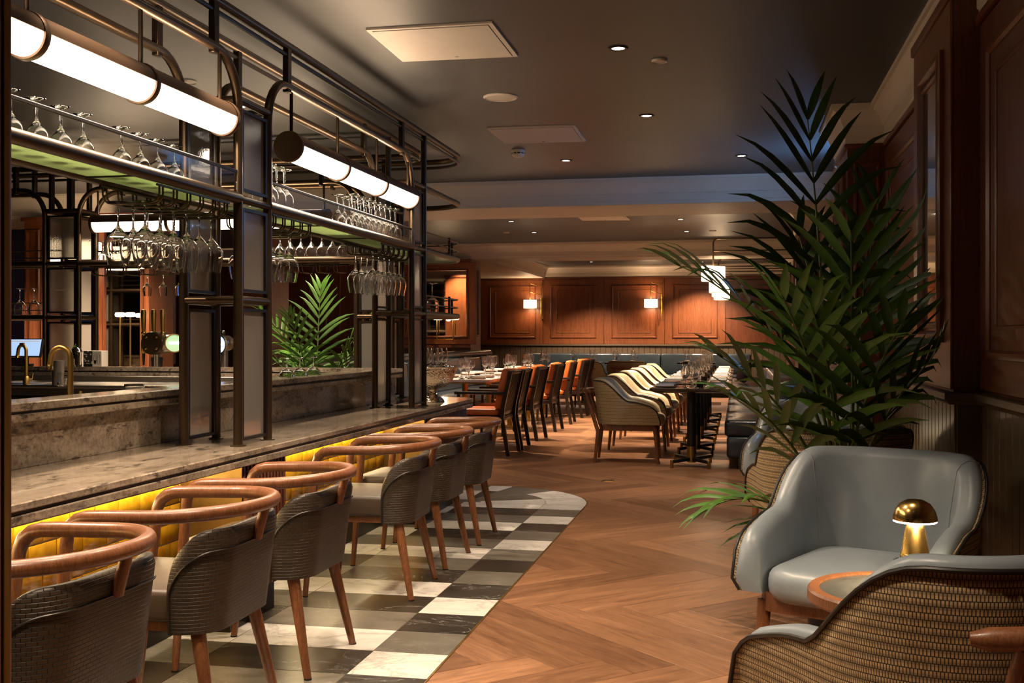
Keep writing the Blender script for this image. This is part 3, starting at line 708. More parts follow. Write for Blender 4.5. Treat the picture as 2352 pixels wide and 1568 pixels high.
# top rings and stub uprights
def ringpath(xo, yo, r, z, y0=.2, x1=-9.2): return [Vector((x, y, z)) for x, y in [(xo, y0), (xo, yo-r)]+arc(xo-r, yo-r, r, 0, PI/2, 10)[1:]+[(x1, yo)]]
for (xo, yo, r) in ((XO, 8.36, .30), (XI, YI+.12, .14)):
    obj('top_rail', M().tube(ringpath(xo, yo, r, ZR), RT*1.05, 12), m_bronze, G)
    obj('top_rail_fin', M().tube(ringpath(xo, yo, r, ZR-.045), RT*.55, 8), m_bronze_dk, G)
for pl in (XO, XI):
    for y in (2.35, 4.14, 4.88, 6.68, 7.18):
        obj('stub_upright', M().rbox(pl-.014, pl+.014, y-.022, y+.022, ZA-.03 if y < 7 else ZT, ZR, .003, 1), m_bronze_dk, G)
for pl, yr in ((YI, YI+.12), (YO, 8.36)):
    for x in (-2.68, -3.1, -4.9, -5.20, -5.38, -5.7):
        obj('stub_upright', M().rbox(x-.014, x+.014, pl-.022, pl+.022, ZT if x in (-2.68, -5.20, -5.38) else ZA-.03, ZR, .003, 1), m_bronze_dk, G)
# rounded corner shelf loops
def corner(z, rad=RT): return M().tube([Vector((x, y, z)) for x, y in [(XO, 7.18), (XO, 8.06)]+arc(XO-.30, 8.06, .30, 0, PI/2, 10)[1:]+[(-2.54, 8.36), (-2.54, YO)]], rad, 10)
def cornerboard(z): return M().prism([(XO, 7.20), (XO, 8.06)]+arc(XO-.30, 8.06, .30, 0, PI/2, 10)[1:]+[(-2.54, 8.36), (-2.54, YI), (XI, YI-.2), (XI, 7.20)], z-.012, z+.004)
for z in (ZM, ZS, ZT): obj('corner_rail', corner(z), m_bronze, G)
for z in (ZM, ZS):
    obj('corner_shelf', cornerboard(z), m_green if z > 1.5 else m_bronze_dk, G, False)
    for k in (.065, .125): obj('gallery_rail', corner(z+k, .005), m_bronze, G)
    for (x, y) in ((XO, 7.85), (XO-.09, 8.27)): obj('gallery_post', M().rbox(x-.008, x+.008, y-.008, y+.008, z, z+.14, .002, 1), m_bronze_dk, G)
# long shelves with bronze nosing, green underside and low glass upstand
def shelf(wing, planes, s0, s1, glassfront=True):
    a, b = sorted((s0, s1)); a += .02; b -= .02
    lo, hi = sorted(planes)
    mb = M().box(lo, hi, a, b, ZS-.008, ZS+.004) if wing == 'f' else M().box(a, b, lo, hi, ZS-.008, ZS+.004)
    obj('shelf_board', mb, m_green, G, False)
    for pl in planes:
        obj('shelf_rail', M().tube([pt(wing, pl, a-.02, ZS), pt(wing, pl, b+.02, ZS)], RT*1.25, 12), m_bronze, G)
    if wing == 'f': obj('added_shelf_strip', M().box(planes[1]-.036, planes[1]-.028, a+.03, b-.03, ZS+.002, ZS+.009), m_strip, G, False)  # added strip, hidden by the rail, that brightens bar interior and panes
    out = planes[0] if wing == 'f' else planes[1]
    gl = M(); bar = M()
    if wing == 'f': gl.box(out-.003, out+.003, a, b, ZS+.02, ZS+.112); bar.rbox(out-.006, out+.006, a-.02, b+.02, ZS+.105, ZS+.119, .002, 1)
    else: gl.box(a, b, out-.003, out+.003, ZS+.02, ZS+.112); bar.rbox(a-.02, b+.02, out-.006, out+.006, ZS+.105, ZS+.119, .002, 1)
    obj('glass_upstand', gl, m_glass, G, False); obj('upstand_bar', bar, m_bronze_dk, G)
    for k in range(1, 3):
        s = a+(b-a)*k/3; d_ = (hi-lo)
        obj('shelf_batten', M().box(lo, hi, s-.004, s+.004, ZS-.014, ZS-.008) if wing == 'f' else M().box(s-.004, s+.004, lo, hi, ZS-.014, ZS-.008), m_bronze_dk, G, False)
for i in range(2): shelf('f', (XO, XI), PF[i][1], PF[i+1][0])
shelf('w', (YI, YO), PWG[0][1], PWG[1][0])
# low side shelf left of the second far pillar, where the two upturned goblets stand
for (z, mt) in ((ZM, m_bronze_dk), (ZS, m_green)):
    obj('side_shelf', M().box(-7.74, -5.46, YI, YO, z-.008, z+.004), mt, G, False)
    for pl in (YI, YO): obj('shelf_rail', M().tube([(-7.74, pl, z), (-5.44, pl, z)], RT*1.1, 10), m_bronze, G)
    for k in (.065, .125): obj('gallery_rail', M().tube([(-7.74, YO, z+k), (-5.44, YO, z+k)], .005, 6), m_bronze, G)
# hanging glass racks (paired wire channels running front to back)
def rackwire(wing, planes, s):
    a, b = planes; z = ZS-.03; zl = ZS-.092; sg = 1 if b > a else -1; q = .035
    path = [(a+sg*.01, z), (a+sg*.01, zl+q)]+[(a+sg*(.01+q*(1-math.cos(PI/2*i/4))), zl+q-q*math.sin(PI/2*i/4)) for i in range(1, 5)]
    path += [(b-sg*(.01+q*(1-math.sin(PI/2*i/4))), zl+q-q*math.cos(PI/2*i/4)) for i in range(0, 5)]+[(b-sg*.01, z)]
    return M().tube([pt(wing, p, s, zz) for p, zz in path], .0042, 6)
CH = {'f': [], 'w': []}
def rack(wing, planes, s0, n, pitch):
    for i in range(n):
        s = s0+i*pitch; CH[wing].append(s)
        for k in (-.013, .013): obj('rack_wire', rackwire(wing, planes, s+k), m_bronze, G)
    e0, e1 = sorted((s0, s0+(n-1)*pitch))
    for pl in planes: obj('rack_bar', M().tube([pt(wing, pl+(.01 if pl == min(planes) else -.01), e0-.03, ZS-.028), pt(wing, pl+(.01 if pl == min(planes) else -.01), e1+.03, ZS-.028)], .005, 6), m_bronze, G)
rack('f', (XO, XI), 3.74, 6, .105); rack('f', (XO, XI), 4.76, 5, .105); rack('f', (XO, XI), 6.34, 6, .105); rack('f', (XO, XI), 2.24, 5, .105)
rack('w', (YI, YO), -5.02, 6, .14); rack('w', (YI, YO), -3.55, 5, .14)

# ------------------------------------------------------------------ tubular bar lamps
def tube_lamp(wing, pl, s0, s1, label):
    c = pt(wing, pl, s0, 2.11); rz = 0 if wing == 'f' else PI/2
    if wing == 'w': s0, s1 = -s1, -s0; c = Vector((-s0, pl, 2.11))
    t = thing('tube_lamp', label, 'lamp', c, rz, 'tubular bar lamps'); L = s1-s0; n = 3; r = .07
    for k in range(n):
        a, b = L*k/n+.012, L*(k+1)/n-.012
        # glowing lower trough and bronze upper shell of each segment (cross-section in local xz, axis along y)
        def seg(g0, g1, rr, y0, y1, m=14): return [[Vector((rr*math.cos(g0+(g1-g0)*i/m), y, rr*math.sin(g0+(g1-g0)*i/m))) for i in range(m+1)] for y in (y0, y1)]
        g0, g1 = math.radians(-184), math.radians(4)
        if wing == 'w': g0, g1 = math.radians(-184), math.radians(4)
        mb = M().loft(seg(g0, g1, r*.94, a, b), cap=False, wrap=False)
        obj('diffuser', mb, m_bulb, t)
        lo = seg(g1, g0+2*PI, r, a-.004, b+.004); li = seg(g1, g0+2*PI, r*.96, a-.004, b+.004)
        obj('shell', M().loft([l+i_[::-1] for l, i_ in zip(lo, li)]), m_shell, t)
    rot = Matrix.Rotation(-PI/2, 4, 'X')
    for k in range(n+1):
        y = L*k/n; hw = .014 if 0 < k < n else .012
        obj('band', M().lathe([(0, -hw), (r*1.04, -hw), (r*1.07, -hw*.6), (r*1.07, hw*.6), (r*1.04, hw), (0, hw)], 32, m=Matrix.Translation((0, y, 0)) @ rot), m_shell, t)
        obj('hanging_rod', M().cyl((0, y if 0 < k < n else y+(.03 if k == 0 else -.03), r), (0, y if 0 < k < n else y+(.03 if k == 0 else -.03), ZA-2.11-.01), .0085, n=10), m_bronze_dk, t)
    for k in range(n):
        l = bpy.data.lights.new('bar_lamp_glow', 'AREA'); l.shape = 'RECTANGLE'; l.size = .09; l.size_y = L/n-.06; l.energy = 6*K_TUBE; l.color = (1, .78, .55)
        lo_ = link('bar_lamp_glow', l, t, (0, L*(k+.5)/n, -.072))
        obj('added_uplight_slot', M().box(-.006, .006, L*k/n+.05, L*(k+1)/n-.05, .066, .0702), m_bulb, t, False)  # added uplight, hidden from below, to brighten the ceiling over the bar
        l = bpy.data.lights.new('added_ceiling_uplight', 'AREA'); l.shape = 'RECTANGLE'; l.size = .05; l.size_y = L/n-.1; l.energy = 4*K_TUBE; l.color = (1, .70, .44)
        lo_ = link('added_ceiling_uplight', l, t, (0, L*(k+.5)/n, .0735)); lo_.rotation_euler = (PI, 0, 0)
    return t
tube_lamp('f', XO, 2.30, 4.22, 'long bronze tube lamp with glowing underside over the near bar bay')
tube_lamp('f', XO, 4.90, 6.84, 'bronze tube lamp with glowing underside over the far bar bay')
tube_lamp('w', YI, -5.0, -3.05, 'bronze tube lamp hung across the back wing of the bar')

# ------------------------------------------------------------------ glassware
def glass_mesh(name, prof_o, prof_i, n=20): return mesh(name, M().lathe(prof_o+prof_i[::-1], n, closed=False), m_glass, True, 50)
def wine(h=.22, r=.042, foot=.036, stem=.09, rim=.032, t=.0014, name='wine_glass'):
    z0 = stem; zb = h-z0; o = [(0, 0), (foot, 0), (foot, .0015), (foot*.5, .004), (.006, .010), (.0038, .022), (.0036, z0-.015), (.006, z0-.004)]
    for i in range(1, 9):
        g = i/8; rr = r*math.sin(min(1, g/.45)*PI/2)**.8 if g < .45 else r+(rim-r)*((g-.45)/.55)**1.5
        o.append((max(rr, .008), z0+zb*g))
    i_ = [(0, z0+.004)]+[(max(x-t, .002), z if k < 0 else max(z, z0+.006)) for k, (x, z) in enumerate(o[8:])]
    return glass_mesh(name, o, i_)
g_wine = wine(); g_big = wine(.235, .049, .038, .095, .037, name='large_wine_glass'); g_small = wine(.175, .036, .033, .075, .029, name='small_wine_glass')
g_coupe = glass_mesh('coupe_glass', [(0, 0), (.033, 0), (.033, .0015), (.008, .005), (.0036, .014), (.0036, .055), (.010, .062), (.030, .072), (.044, .09), (.047, .108)], [(0, .066), (.028, .075), (.042, .091), (.0455, .108)])
g_tumb = glass_mesh('tumbler', [(0, 0), (.038, 0), (.041, .004), (.045, .095)], [(0, .010), (.037, .012), (.0432, .095)], 24)
def put(me, name, loc, label, group, flip=False, cat='wine glass', h=0):
    o = link(name, me, None, loc)
    if flip: o.rotation_euler = (PI, 0, R.random()*6)
    else: o.rotation_euler = (0, 0, R.random()*6)
    return tag(o, label, cat, group)
ORDN = ['first', 'second', 'third', 'fourth', 'fifth', 'sixth', 'seventh', 'eighth', 'ninth', 'tenth']
def hang(chs, me, h, label, group, wing, planes, offs):
    for i, s in enumerate(chs):
        for q, k in enumerate(offs):
            p = pt(wing, planes[0]+(planes[1]-planes[0])*k, s, ZS-.0855)
            put(me, 'wine_glass', p, '%s wine glass hanging %s, %s' % (ORDN[i], ('in front', 'at the back')[q] if len(offs) > 1 else 'upside down', label), group, True)
hang(CH['f'][0:6], g_big, .235, 'in the near bar rack', 'glasses hanging in the near rack', 'f', (XO, XI), (.30, .74))
hang(CH['f'][6:10], g_big, .235, 'just beyond the near gantry pillar', 'glasses hanging past the near pillar', 'f', (XO, XI), (.30, .74))
hang(CH['f'][11:17], g_big, .235, 'beside the far gantry pillar', 'glasses hanging by the far pillar', 'f', (XO, XI), (.30, .74))
hang(CH['w'][3:6], g_small, .175, 'under the back wing shelf', 'glasses hanging in the back rack', 'w', (YI, YO), (.4,))
def stand(sy, me, h, label, group, wing, planes, offs, z=ZS+.0045):
    for i, s in enumerate(sy):
        for q, k in enumerate(offs):
            p = pt(wing, planes[0]+(planes[1]-planes[0])*k, s, z+h)
            put(me, 'wine_glass', p, '%s upturned glass %s%s' % (ORDN[i], ('of the front row ', 'of the back row ')[q] if len(offs) > 1 else 'from the left ', label), group, True)
stand([2.92+.13*i for i in range(5)]+[3.68+.13*i for i in range(4)], g_small, .175, 'on the shelf above the near rack', 'upturned glasses on the near shelf', 'f', (XO, XI), (.55,))
stand([4.78+.09*i for i in range(4)], g_wine, .22, 'on the shelf just past the near pillar', 'upturned glasses past the near pillar', 'f', (XO, XI), (.35, .7))
stand([5.98+.10*i for i in range(9)], g_wine, .22, 'on the shelf by the far pillar', 'upturned glasses by the far pillar', 'f', (XO, XI), (.3, .65))
stand([-5.0+.085*i for i in range(6)], g_small, .175, 'at the left of the back wing shelf', 'upturned glasses on the back shelf, left', 'w', (YI, YO), (.5,))
stand([-3.72+.085*i for i in range(10)], g_wine, .22, 'on the back shelf above the palm', 'upturned glasses on the back shelf, right', 'w', (YI, YO), (.3,))
stand([-5.62, -5.75, -5.52], g_big, .235, 'on the low side shelf at the left edge', 'upturned goblets on the side shelf', 'w', (YI, YO), (.5,), ZM+.0045)
for (x, y, l) in ((-2.30, 7.75, 'left'), (-2.20, 7.82, 'right')): put(g_big, 'wine_glass', (x, y, ZM+.0045+.235), 'upturned wine glass on the low corner shelf, %s of two' % l, 'upturned glasses on the corner shelf', True)
for i in range(3):
    put(g_coupe, 'coupe_glass', (-2.525, (5.92, 6.11, 6.32)[i], ZL+.1085), '%s upturned coupe glass on the ledge in front of the palm' % ORDN[i], 'upturned coupes on the ledge', True, 'coupe glass')

# ------------------------------------------------------------------ working side of the bar
t = thing('steel_worktop', 'brushed steel bar worktop with upstand and sink on the far wing', 'worktop', (0, 0, 0))
obj('worktop_plate', M().rbox(-7.6, -2.60, 7.02, 7.665, .85, .875, .006, 2), m_steel, t); obj('upstand', M().rbox(-7.6, -2.60, 7.650, 7.668, .875, .915, .003, 1), m_steel, t)
obj('front_fascia', M().rbox(-7.6, -2.60, 7.025, 7.04, .80, .852, .003, 1), m_steel, t)
for i in range(5):
    x = -7.5+i*.98; obj('cabinet_body', M().box(x, x+.92, 7.06, 7.64, .05, .80), m_black, t, False)
    obj('cabinet_door', M().rbox(x+.02, x+.90, 7.045, 7.06, .12, .78, .004, 1), m_steel if i % 2 == 0 else m_bronze_dk, t)
s = at(70, Y=7.3); t2 = thing('sink_basin', 'round steel sink rim in the far worktop', 'sink', (s.x, 7.33, .8755))
obj('rim', M().lathe([(.19, 0), (.215, 0), (.215, .006), (.19, .010), (.19, 0)], 32), m_steel, t2)
t = thing('steel_drainer', 'low steel drainer shelf behind the front ledge', 'shelf', (0, 0, 0))
obj('drainer_tray', M().rbox(-3.15, -2.60, 2.6, 6.9, .88, .905, .006, 2), m_steel, t); obj('drainer_base', M().rbox(-3.10, -2.62, 2.65, 6.85, .0, .88, .006, 1), m_steel, t)
def faucet(loc, rz, h, reach, r, label):
    t = thing('tap_faucet', label, 'tap', loc, rz); q = .045
    P = [(0, 0, 0), (0, 0, h-q)]+[(q*(1-math.cos(PI/2*i/6)), 0, h-q+q*math.sin(PI/2*i/6)) for i in range(1, 7)]
    P += [(reach-q+q*math.sin(PI/2*i/6), 0, h-q+q*math.cos(PI/2*i/6)) for i in range(0, 7)]+[(reach+.006, 0, h-.085)]
    obj('spout', M().tube(P, r, 14), m_brass_ag, t)
    obj('nozzle', M().lathe([(r*.9, -.095), (r*1.35, -.095), (r*1.25, -.080), (r*1.1, -.075), (r*.9, -.07)], 18, (reach+.006, 0, h)), m_brass, t)
    obj('base_collar', M().lathe([(0, 0), (r*1.9, 0), (r*1.9, .05), (r*1.3, .06), (0, .06)], 18), m_brass_ag, t)
    obj('lever', M().tube([(0, 0, .035), (0, -.075, .035), (0, -.085, .08)], .006, 8), m_brass_ag, t)
p = at(162, d=4.56); faucet((p.x, p.y, .905), math.radians(185), .265, .085, .0115, 'aged brass bar tap rising behind the front ledge')
p = at(60, d=7.9); faucet((p.x, p.y, .8755), math.radians(185), .285, .06, .012, 'smaller brass tap over the sink at the left')
p = at(309, d=5.0); put(g_tumb, 'tumbler', (p.x, p.y, .905), 'clear tumbler standing behind the front ledge', None, False, 'tumbler')
p = at(146, d=7.6); put(g_tumb, 'tumbler', (p.x, p.y, .8755), 'clear tumbler on the far steel worktop', None, False, 'tumbler')
p = at(133, d=7.75); t = thing('cocktail_shaker', 'tapered steel cocktail shaker on the far worktop', 'shaker', (p.x, p.y, .8755))
obj('tin', M().lathe([(0, 0), (.035, 0), (.038, .01), (.046, .17), (.044, .17), (.036, .012), (0, .012)], 24), m_steel, t); obj('lip', M().lathe([(.044, .168), (.048, .17), (.048, .176), (.044, .176), (.044, .168)], 24), m_steel, t)
p = at(372, d=5.6); t = thing('acrylic_tray', 'clear acrylic tray leaning behind the ledge by the pillar', 'tray', (-2.66, p.y, .907), .2)
obj('panel', M().box(-.004, .004, -.11, .11, 0, .125, Matrix.Rotation(.25, 4, 'Y')), m_glass, t, False); obj('foot', M().box(-.02, .05, -.11, .11, -.001, .004), m_glass, t, False)
# little carton with printed sides, glass jar of mint, till screen, all on the far ledge
p = at(219, Y=7.75); t = thing('glass_carton', 'small black and white carton printed with two glasses', 'carton', (p.x, 7.755, ZL+.0005))
obj('carton', M().rbox(-.078, .078, -.045, .045, 0, .122, .002, 1), m_white, t)
def mk_pat():
    m, nt, N, L, b = nm('printed_pattern'); setp(b, (.6, .55, .5), .6)
    v = N.new('ShaderNodeTexVoronoi'); v.inputs['Scale'].default_value = 60; L.new(coords(N, L), v.inputs['Vector'])
    L.new(ramp(N, L, v.outputs['Distance'], [(.38, (.62, .56, .5)), (.42, (.03, .025, .02))]), b.inputs['Base Color']); return m
obj('pattern_print', M().box(-.077, .0, -.0462, -.0455, .022, .121), mk_pat(), t, False); obj('band_print', M().box(-.077, .0, -.0462, -.0455, .001, .021), m_black, t, False)
for k in (.024, .056):
    obj('glass_print', M().tube([Vector((k+.013*x, -.0462, .02+.075*z)) for x, z in ((-.55, 1), (-.9, .4), (-.5, 0), (.5, 0), (.9, .4), (.55, 1))], .0009, 5), m_black, t)
obj('wine_print', M().loft([[Vector((.024+.009*sx, -.0462, z)) for sx in (-1, 1)]+[Vector((.024+.009*sx, -.0458, z)) for sx in (1, -1)] for z in (.024, .05)]), m_black, t)
p = at(176, Y=7.75); t = thing('mint_jar', 'glass jar with fresh green mint leaves', 'jar', (p.x, 7.755, ZL+.0005))
obj('jar', M().lathe([(0, 0), (.034, 0), (.036, .01), (.030, .06), (.036, .11), (.034, .11), (.028, .06), (.032, .012), (0, .012)], 22), m_glass, t)
obj('lid_dome', M().lathe([(.042, .112), (.034, .135), (.018, .152), (0, .156), (0, .112)], 22), m_chrome, t)
for k in range(7):
    a = k*.9; l = M().loft([[Vector((x*.013*s, y_, z)) for x, y_ in ((-1, 0), (0, .004), (1, 0))] for s, z in ((.2, 0), (1, .014), (.8, .03), (.05, .042))], cap=False, wrap=False)
    o = obj('mint_leaf', l, m_leafb, t); o.location = (-.03+.012*math.cos(a), .012*math.sin(a), .06+.014*k); o.rotation_euler = (.5*math.sin(a), -.6, a)
p = at(70, Y=7.75); t = thing('till_screen', 'tilted till screen glowing pale blue at the left edge', 'screen', (p.x-.06, 7.76, ZL+.0005))
obj('stand', M().rbox(-.05, .05, -.02, .05, 0, .02, .004), m_black, t); obj('neck', M().rbox(-.02, .02, .0, .03, .015, .10, .004), m_black, t)
rx = Matrix.Translation((0, 0, .145)) @ Matrix.Rotation(-.25, 4, 'X')
obj('screen_body', M().rbox(-.15, .15, 0, .025, -.075, .075, .006, 2, rx), m_black, t)
obj('screen_panel', M().box(-.14, .14, -.0015, -.0003, -.066, .066, rx), m_screen, t, False)
obj('toolbar', M().box(-.13, .13, -.0028, -.0018, .045, .058, rx), emit('screen_bar', (.55, .62, .7), .7), t, False)
# beer fonts on the far wing
def font(x, Yp, label, badge, kind):
    p = at(x, Y=Yp); t = thing('beer_font', label, 'beer font', (p.x, Yp, ZC+.0005)); zc = 1.165-ZC; ry = Matrix.Rotation(PI/2, 4, 'X')
    obj('column', M().lathe([(0, 0), (.05, 0), (.05, .01), (.026, .02), (.026, zc), (0, zc)], 24), m_steel, t)
    if kind == 0:
        obj('drum', M().lathe([(0, -.085), (.088, -.085), (.09, -.08), (.09, .08), (.088, .085), (0, .085)], 36, m=Matrix.Translation((0, 0, zc)) @ ry), m_bronze, t)
        for a in (45, 135, 225, 315):
            g = math.radians(a); obj('brass_bolt', M().lathe([(0, -.012), (.006, -.010), (.011, 0), (0, 0)], 12, m=Matrix.Translation((.062*math.cos(g), -.086, zc+.062*math.sin(g))) @ Matrix.Rotation(-PI/2, 4, 'X')), m_brass, t)
        obj('cross_pipe', M().cyl((.07, 0, zc), (.145, 0, zc), .068, n=28), m_steel, t)
        b = obj('badge', M().lathe([(0, 0), (.060, 0), (.066, .01), (.066, .03), (0, .03)], 30, m=Matrix.Translation((.165, -.03, zc)) @ Matrix.Rotation(math.radians(35), 4, 'Z') @ ry), m_badgeg, t)
        obj('badge_rim', M().lathe([(.066, -.002), (.074, -.002), (.074, .034), (.066, .034), (.066, -.002)], 30, m=Matrix.Translation((.165, -.03, zc)) @ Matrix.Rotation(math.radians(35), 4, 'Z') @ ry), m_brass_ag, t)
        obj('badge_mark', M().box(-.04, .04, -.034, -.031, -.008, .010, Matrix.Translation((.165, -.03, zc)) @ Matrix.Rotation(math.radians(35), 4, 'Z')), m_badgew, t, False)
        for k, dx in enumerate((-.108, -.02, .058)):
            hd = obj('tap_handle', M().lathe([(0, .02), (.013, .02), (.017, .06), (.015, .10), (.013, .11), (.017, .13), (.021, .22), (.022, .26), (.018, .285), (0, .29)], 18, (dx, -.01, zc-.02)), m_brass_ag, t)
            obj('handle_ferrule', M().lathe([(.0165, .09), (.0195, .095), (.0195, .108), (.0165, .112), (.0165, .09)], 18, (dx, -.01, zc-.02)), m_brass, hd)
        obj('tap_body', M().lathe([(0, -.06), (.016, -.06), (.020, -.03), (.020, .03), (.016, .06), (0, .06)], 18, (-.108, -.01, zc-.02)), m_brass, t)
        obj('tap_arm', M().cyl((-.108, -.01, zc-.02), (-.08, 0, zc), .012, n=12), m_brass, t)
        for dx in (-.108, -.03, .045): obj('nozzle', M().lathe([(0, -.155), (.007, -.155), (.014, -.06), (0, -.06)], 14, (dx, -.01, zc-.02 if dx < -.1 else zc-.05)), m_black, t)
    else:
        obj('drum', M().lathe([(0, -.06), (.055, -.06), (.06, -.05), (.06, .05), (.055, .06), (0, .06)], 30, m=Matrix.Translation((0, 0, zc)) @ ry), m_steel, t)
        el = Matrix.Translation((.0, -.064, zc-.01)) @ ry @ Matrix.Diagonal((.62, 1, 1, 1)).to_4x4()
        obj('badge_rim', M().lathe([(.062, -.004), (.072, -.004), (.072, .010), (.062, .010), (.062, -.004)], 32, m=el), m_chrome, t)
        obj('badge', M().lathe([(0, 0), (.062, 0), (.062, .008), (0, .008)], 32, m=el), m_badgeb, t)
        obj('badge_mark', M().rbox(-.028, .028, -.0755, -.0725, zc-.018, zc-.002, .001, 1), m_badgew, t); obj('badge_mark', M().rbox(-.013, .013, -.0755, -.0725, zc-.052, zc-.042, .001, 1), m_badgew, t)
        obj('tap_handle', M().lathe([(0, 0), (.010, 0), (.016, .05), (.012, .08), (0, .085)], 16, (0, -.03, zc+.02)), m_chrome, t)
        obj('nozzle', M().lathe([(0, -.15), (.006, -.15), (.012, -.05), (0, -.05)], 14, (0, -.06, zc)), m_black, t)
font(360, 8.03, 'bronze drum beer font with brass handles and a green badge', m_badgeg, 0)
font(516, 8.03, 'steel beer font with a glowing blue oval badge', m_badgeb, 1)
# hammered punch bowl with glasses in it, at the bar corner
p = at(985, 924, z=ZC); bx0, by0 = p.x+.0, p.y+.10
def mk_ham():
    m, nt, N, L, b = nm('hammered_silver'); setp(b, (.72, .62, .50), .12, 1.0)
    v = N.new('ShaderNodeTexVoronoi'); v.inputs['Scale'].default_value = 75; L.new(coords(N, L), v.inputs['Vector']); bump(N, L, b, v.outputs['Distance'], .5, .006); return m
mh = mk_ham()
t = thing('punch_bowl', 'hammered silver footed bowl at the bar corner', 'bowl', (bx0, by0, ZC+.0005))
obj('bowl', M().lathe([(0, .085), (.05, .088), (.10, .11), (.145, .155), (.168, .21), (.176, .245), (.180, .25), (.176, .256), (.170, .25), (.16, .21), (.137, .162), (.095, .122), (.05, .10), (0, .097)], 48), mh, t)
obj('foot', M().lathe([(0, 0), (.085, 0), (.088, .006), (.075, .02), (.045, .05), (.034, .075), (.04, .09), (0, .09)], 40), mh, t)
for k in range(7):
    a = k*.9; rr = .085 if k else .0; z = ZC+.0005+.135+.03*(rr > 0)
    put(g_wine, 'wine_glass', (bx0+rr*math.cos(a), by0+rr*math.sin(a), z), 'wine glass standing in the hammered silver bowl', 'glasses in the silver bowl')

# ------------------------------------------------------------------ seating
def smooth(a, b, x): t_ = min(1, max(0, (x-a)/(b-a))); return t_*t_*(3-2*t_)
def upath(hw, yf, yb, r, n=12, m=14):
    """U-shaped plan from the front right round the back to the front left: points, outward normals, distance from the nearer end"""
    P = [(hw, yf+(yb+r-yf)*i/n) for i in range(n+1)]
    P += [(hw-r+r*math.cos(-PI/2*i/m), yb+r+r*math.sin(-PI/2*i/m)) for i in range(1, m+1)]
    k = 8; P += [((hw-r)*(1-2*i/k), yb) for i in range(1, k+1)]
    P += [(-hw+r+r*math.cos(-PI/2-PI/2*i/m), yb+r+r*math.sin(-PI/2-PI/2*i/m)) for i in range(1, m+1)]
    P += [(-hw, yb+r+(yf-yb-r)*i/n) for i in range(1, n+1)]
    P = [Vector(p) for p in P]; N = []; D = [0]
    for i in range(len(P)):
        t_ = (P[min(i+1, len(P)-1)]-P[max(i-1, 0)]).normalized(); N.append(Vector((-t_.y, t_.x)) * -1 if False else Vector((t_.y, -t_.x))*-1)
        if i: D.append(D[-1]+(P[i]-P[i-1]).length)
    T = D[-1]; return P, N, [min(d, T-d) for d in D]
def wrap_shell(hw, yf, yb, r, zb, ztop, th, lean, rnd, off=0.0, thin=False, flare=0.0):
    P, N, E = upath(hw, yf, yb, r)
    # make sure normals point outwards
    if N[0].x < 0: N = [-n for n in N]
    loops = []; edge = []
    for p, n, e in zip(P, N, E):
        zt = ztop(p)
        if e < rnd: zt -= (zt-zb)*.0+rnd*1.15*(1-math.sqrt(max(0, 1-(1-e/rnd)**2)))
        back = smooth(yf*.2, yb, p.y)
        def pos(o, z):
            k = (z-zb)/(zt-zb+1e-6); q = p+n*(o+lean*k*back+flare*k*(1-back)); return Vector((q.x, q.y, z))
        h = zt-zb
        if thin: sec = [(0, zb)]+[(0, zb+(h-.012)*i/6) for i in range(1, 7)]+[(-.006, zt-.006), (-.012, zt-.010), (-.012, zb+h*.5), (-.012, zb)]
        else:
            sec = [(-.012, zb), (-.012, zb+h*.5), (-.012, zt-.014), (-.018, zt+.002), (-th*.35, zt+.012), (-th*.6, zt+.012), (-th*.85, zt), (-th, zt-.022), (-th*1.05, zb+h*.6), (-th*1.0, zb+h*.25), (-th*.95, zb)]
        loops.append([pos(o+off, z) for o, z in sec]); edge.append(pos(.001+off, zt-.008))
    return loops, edge, [pos for pos in edge]
def tapered(p0, p1, r0, r1): return M().tube([p0, p1], [r0, r1], 14)
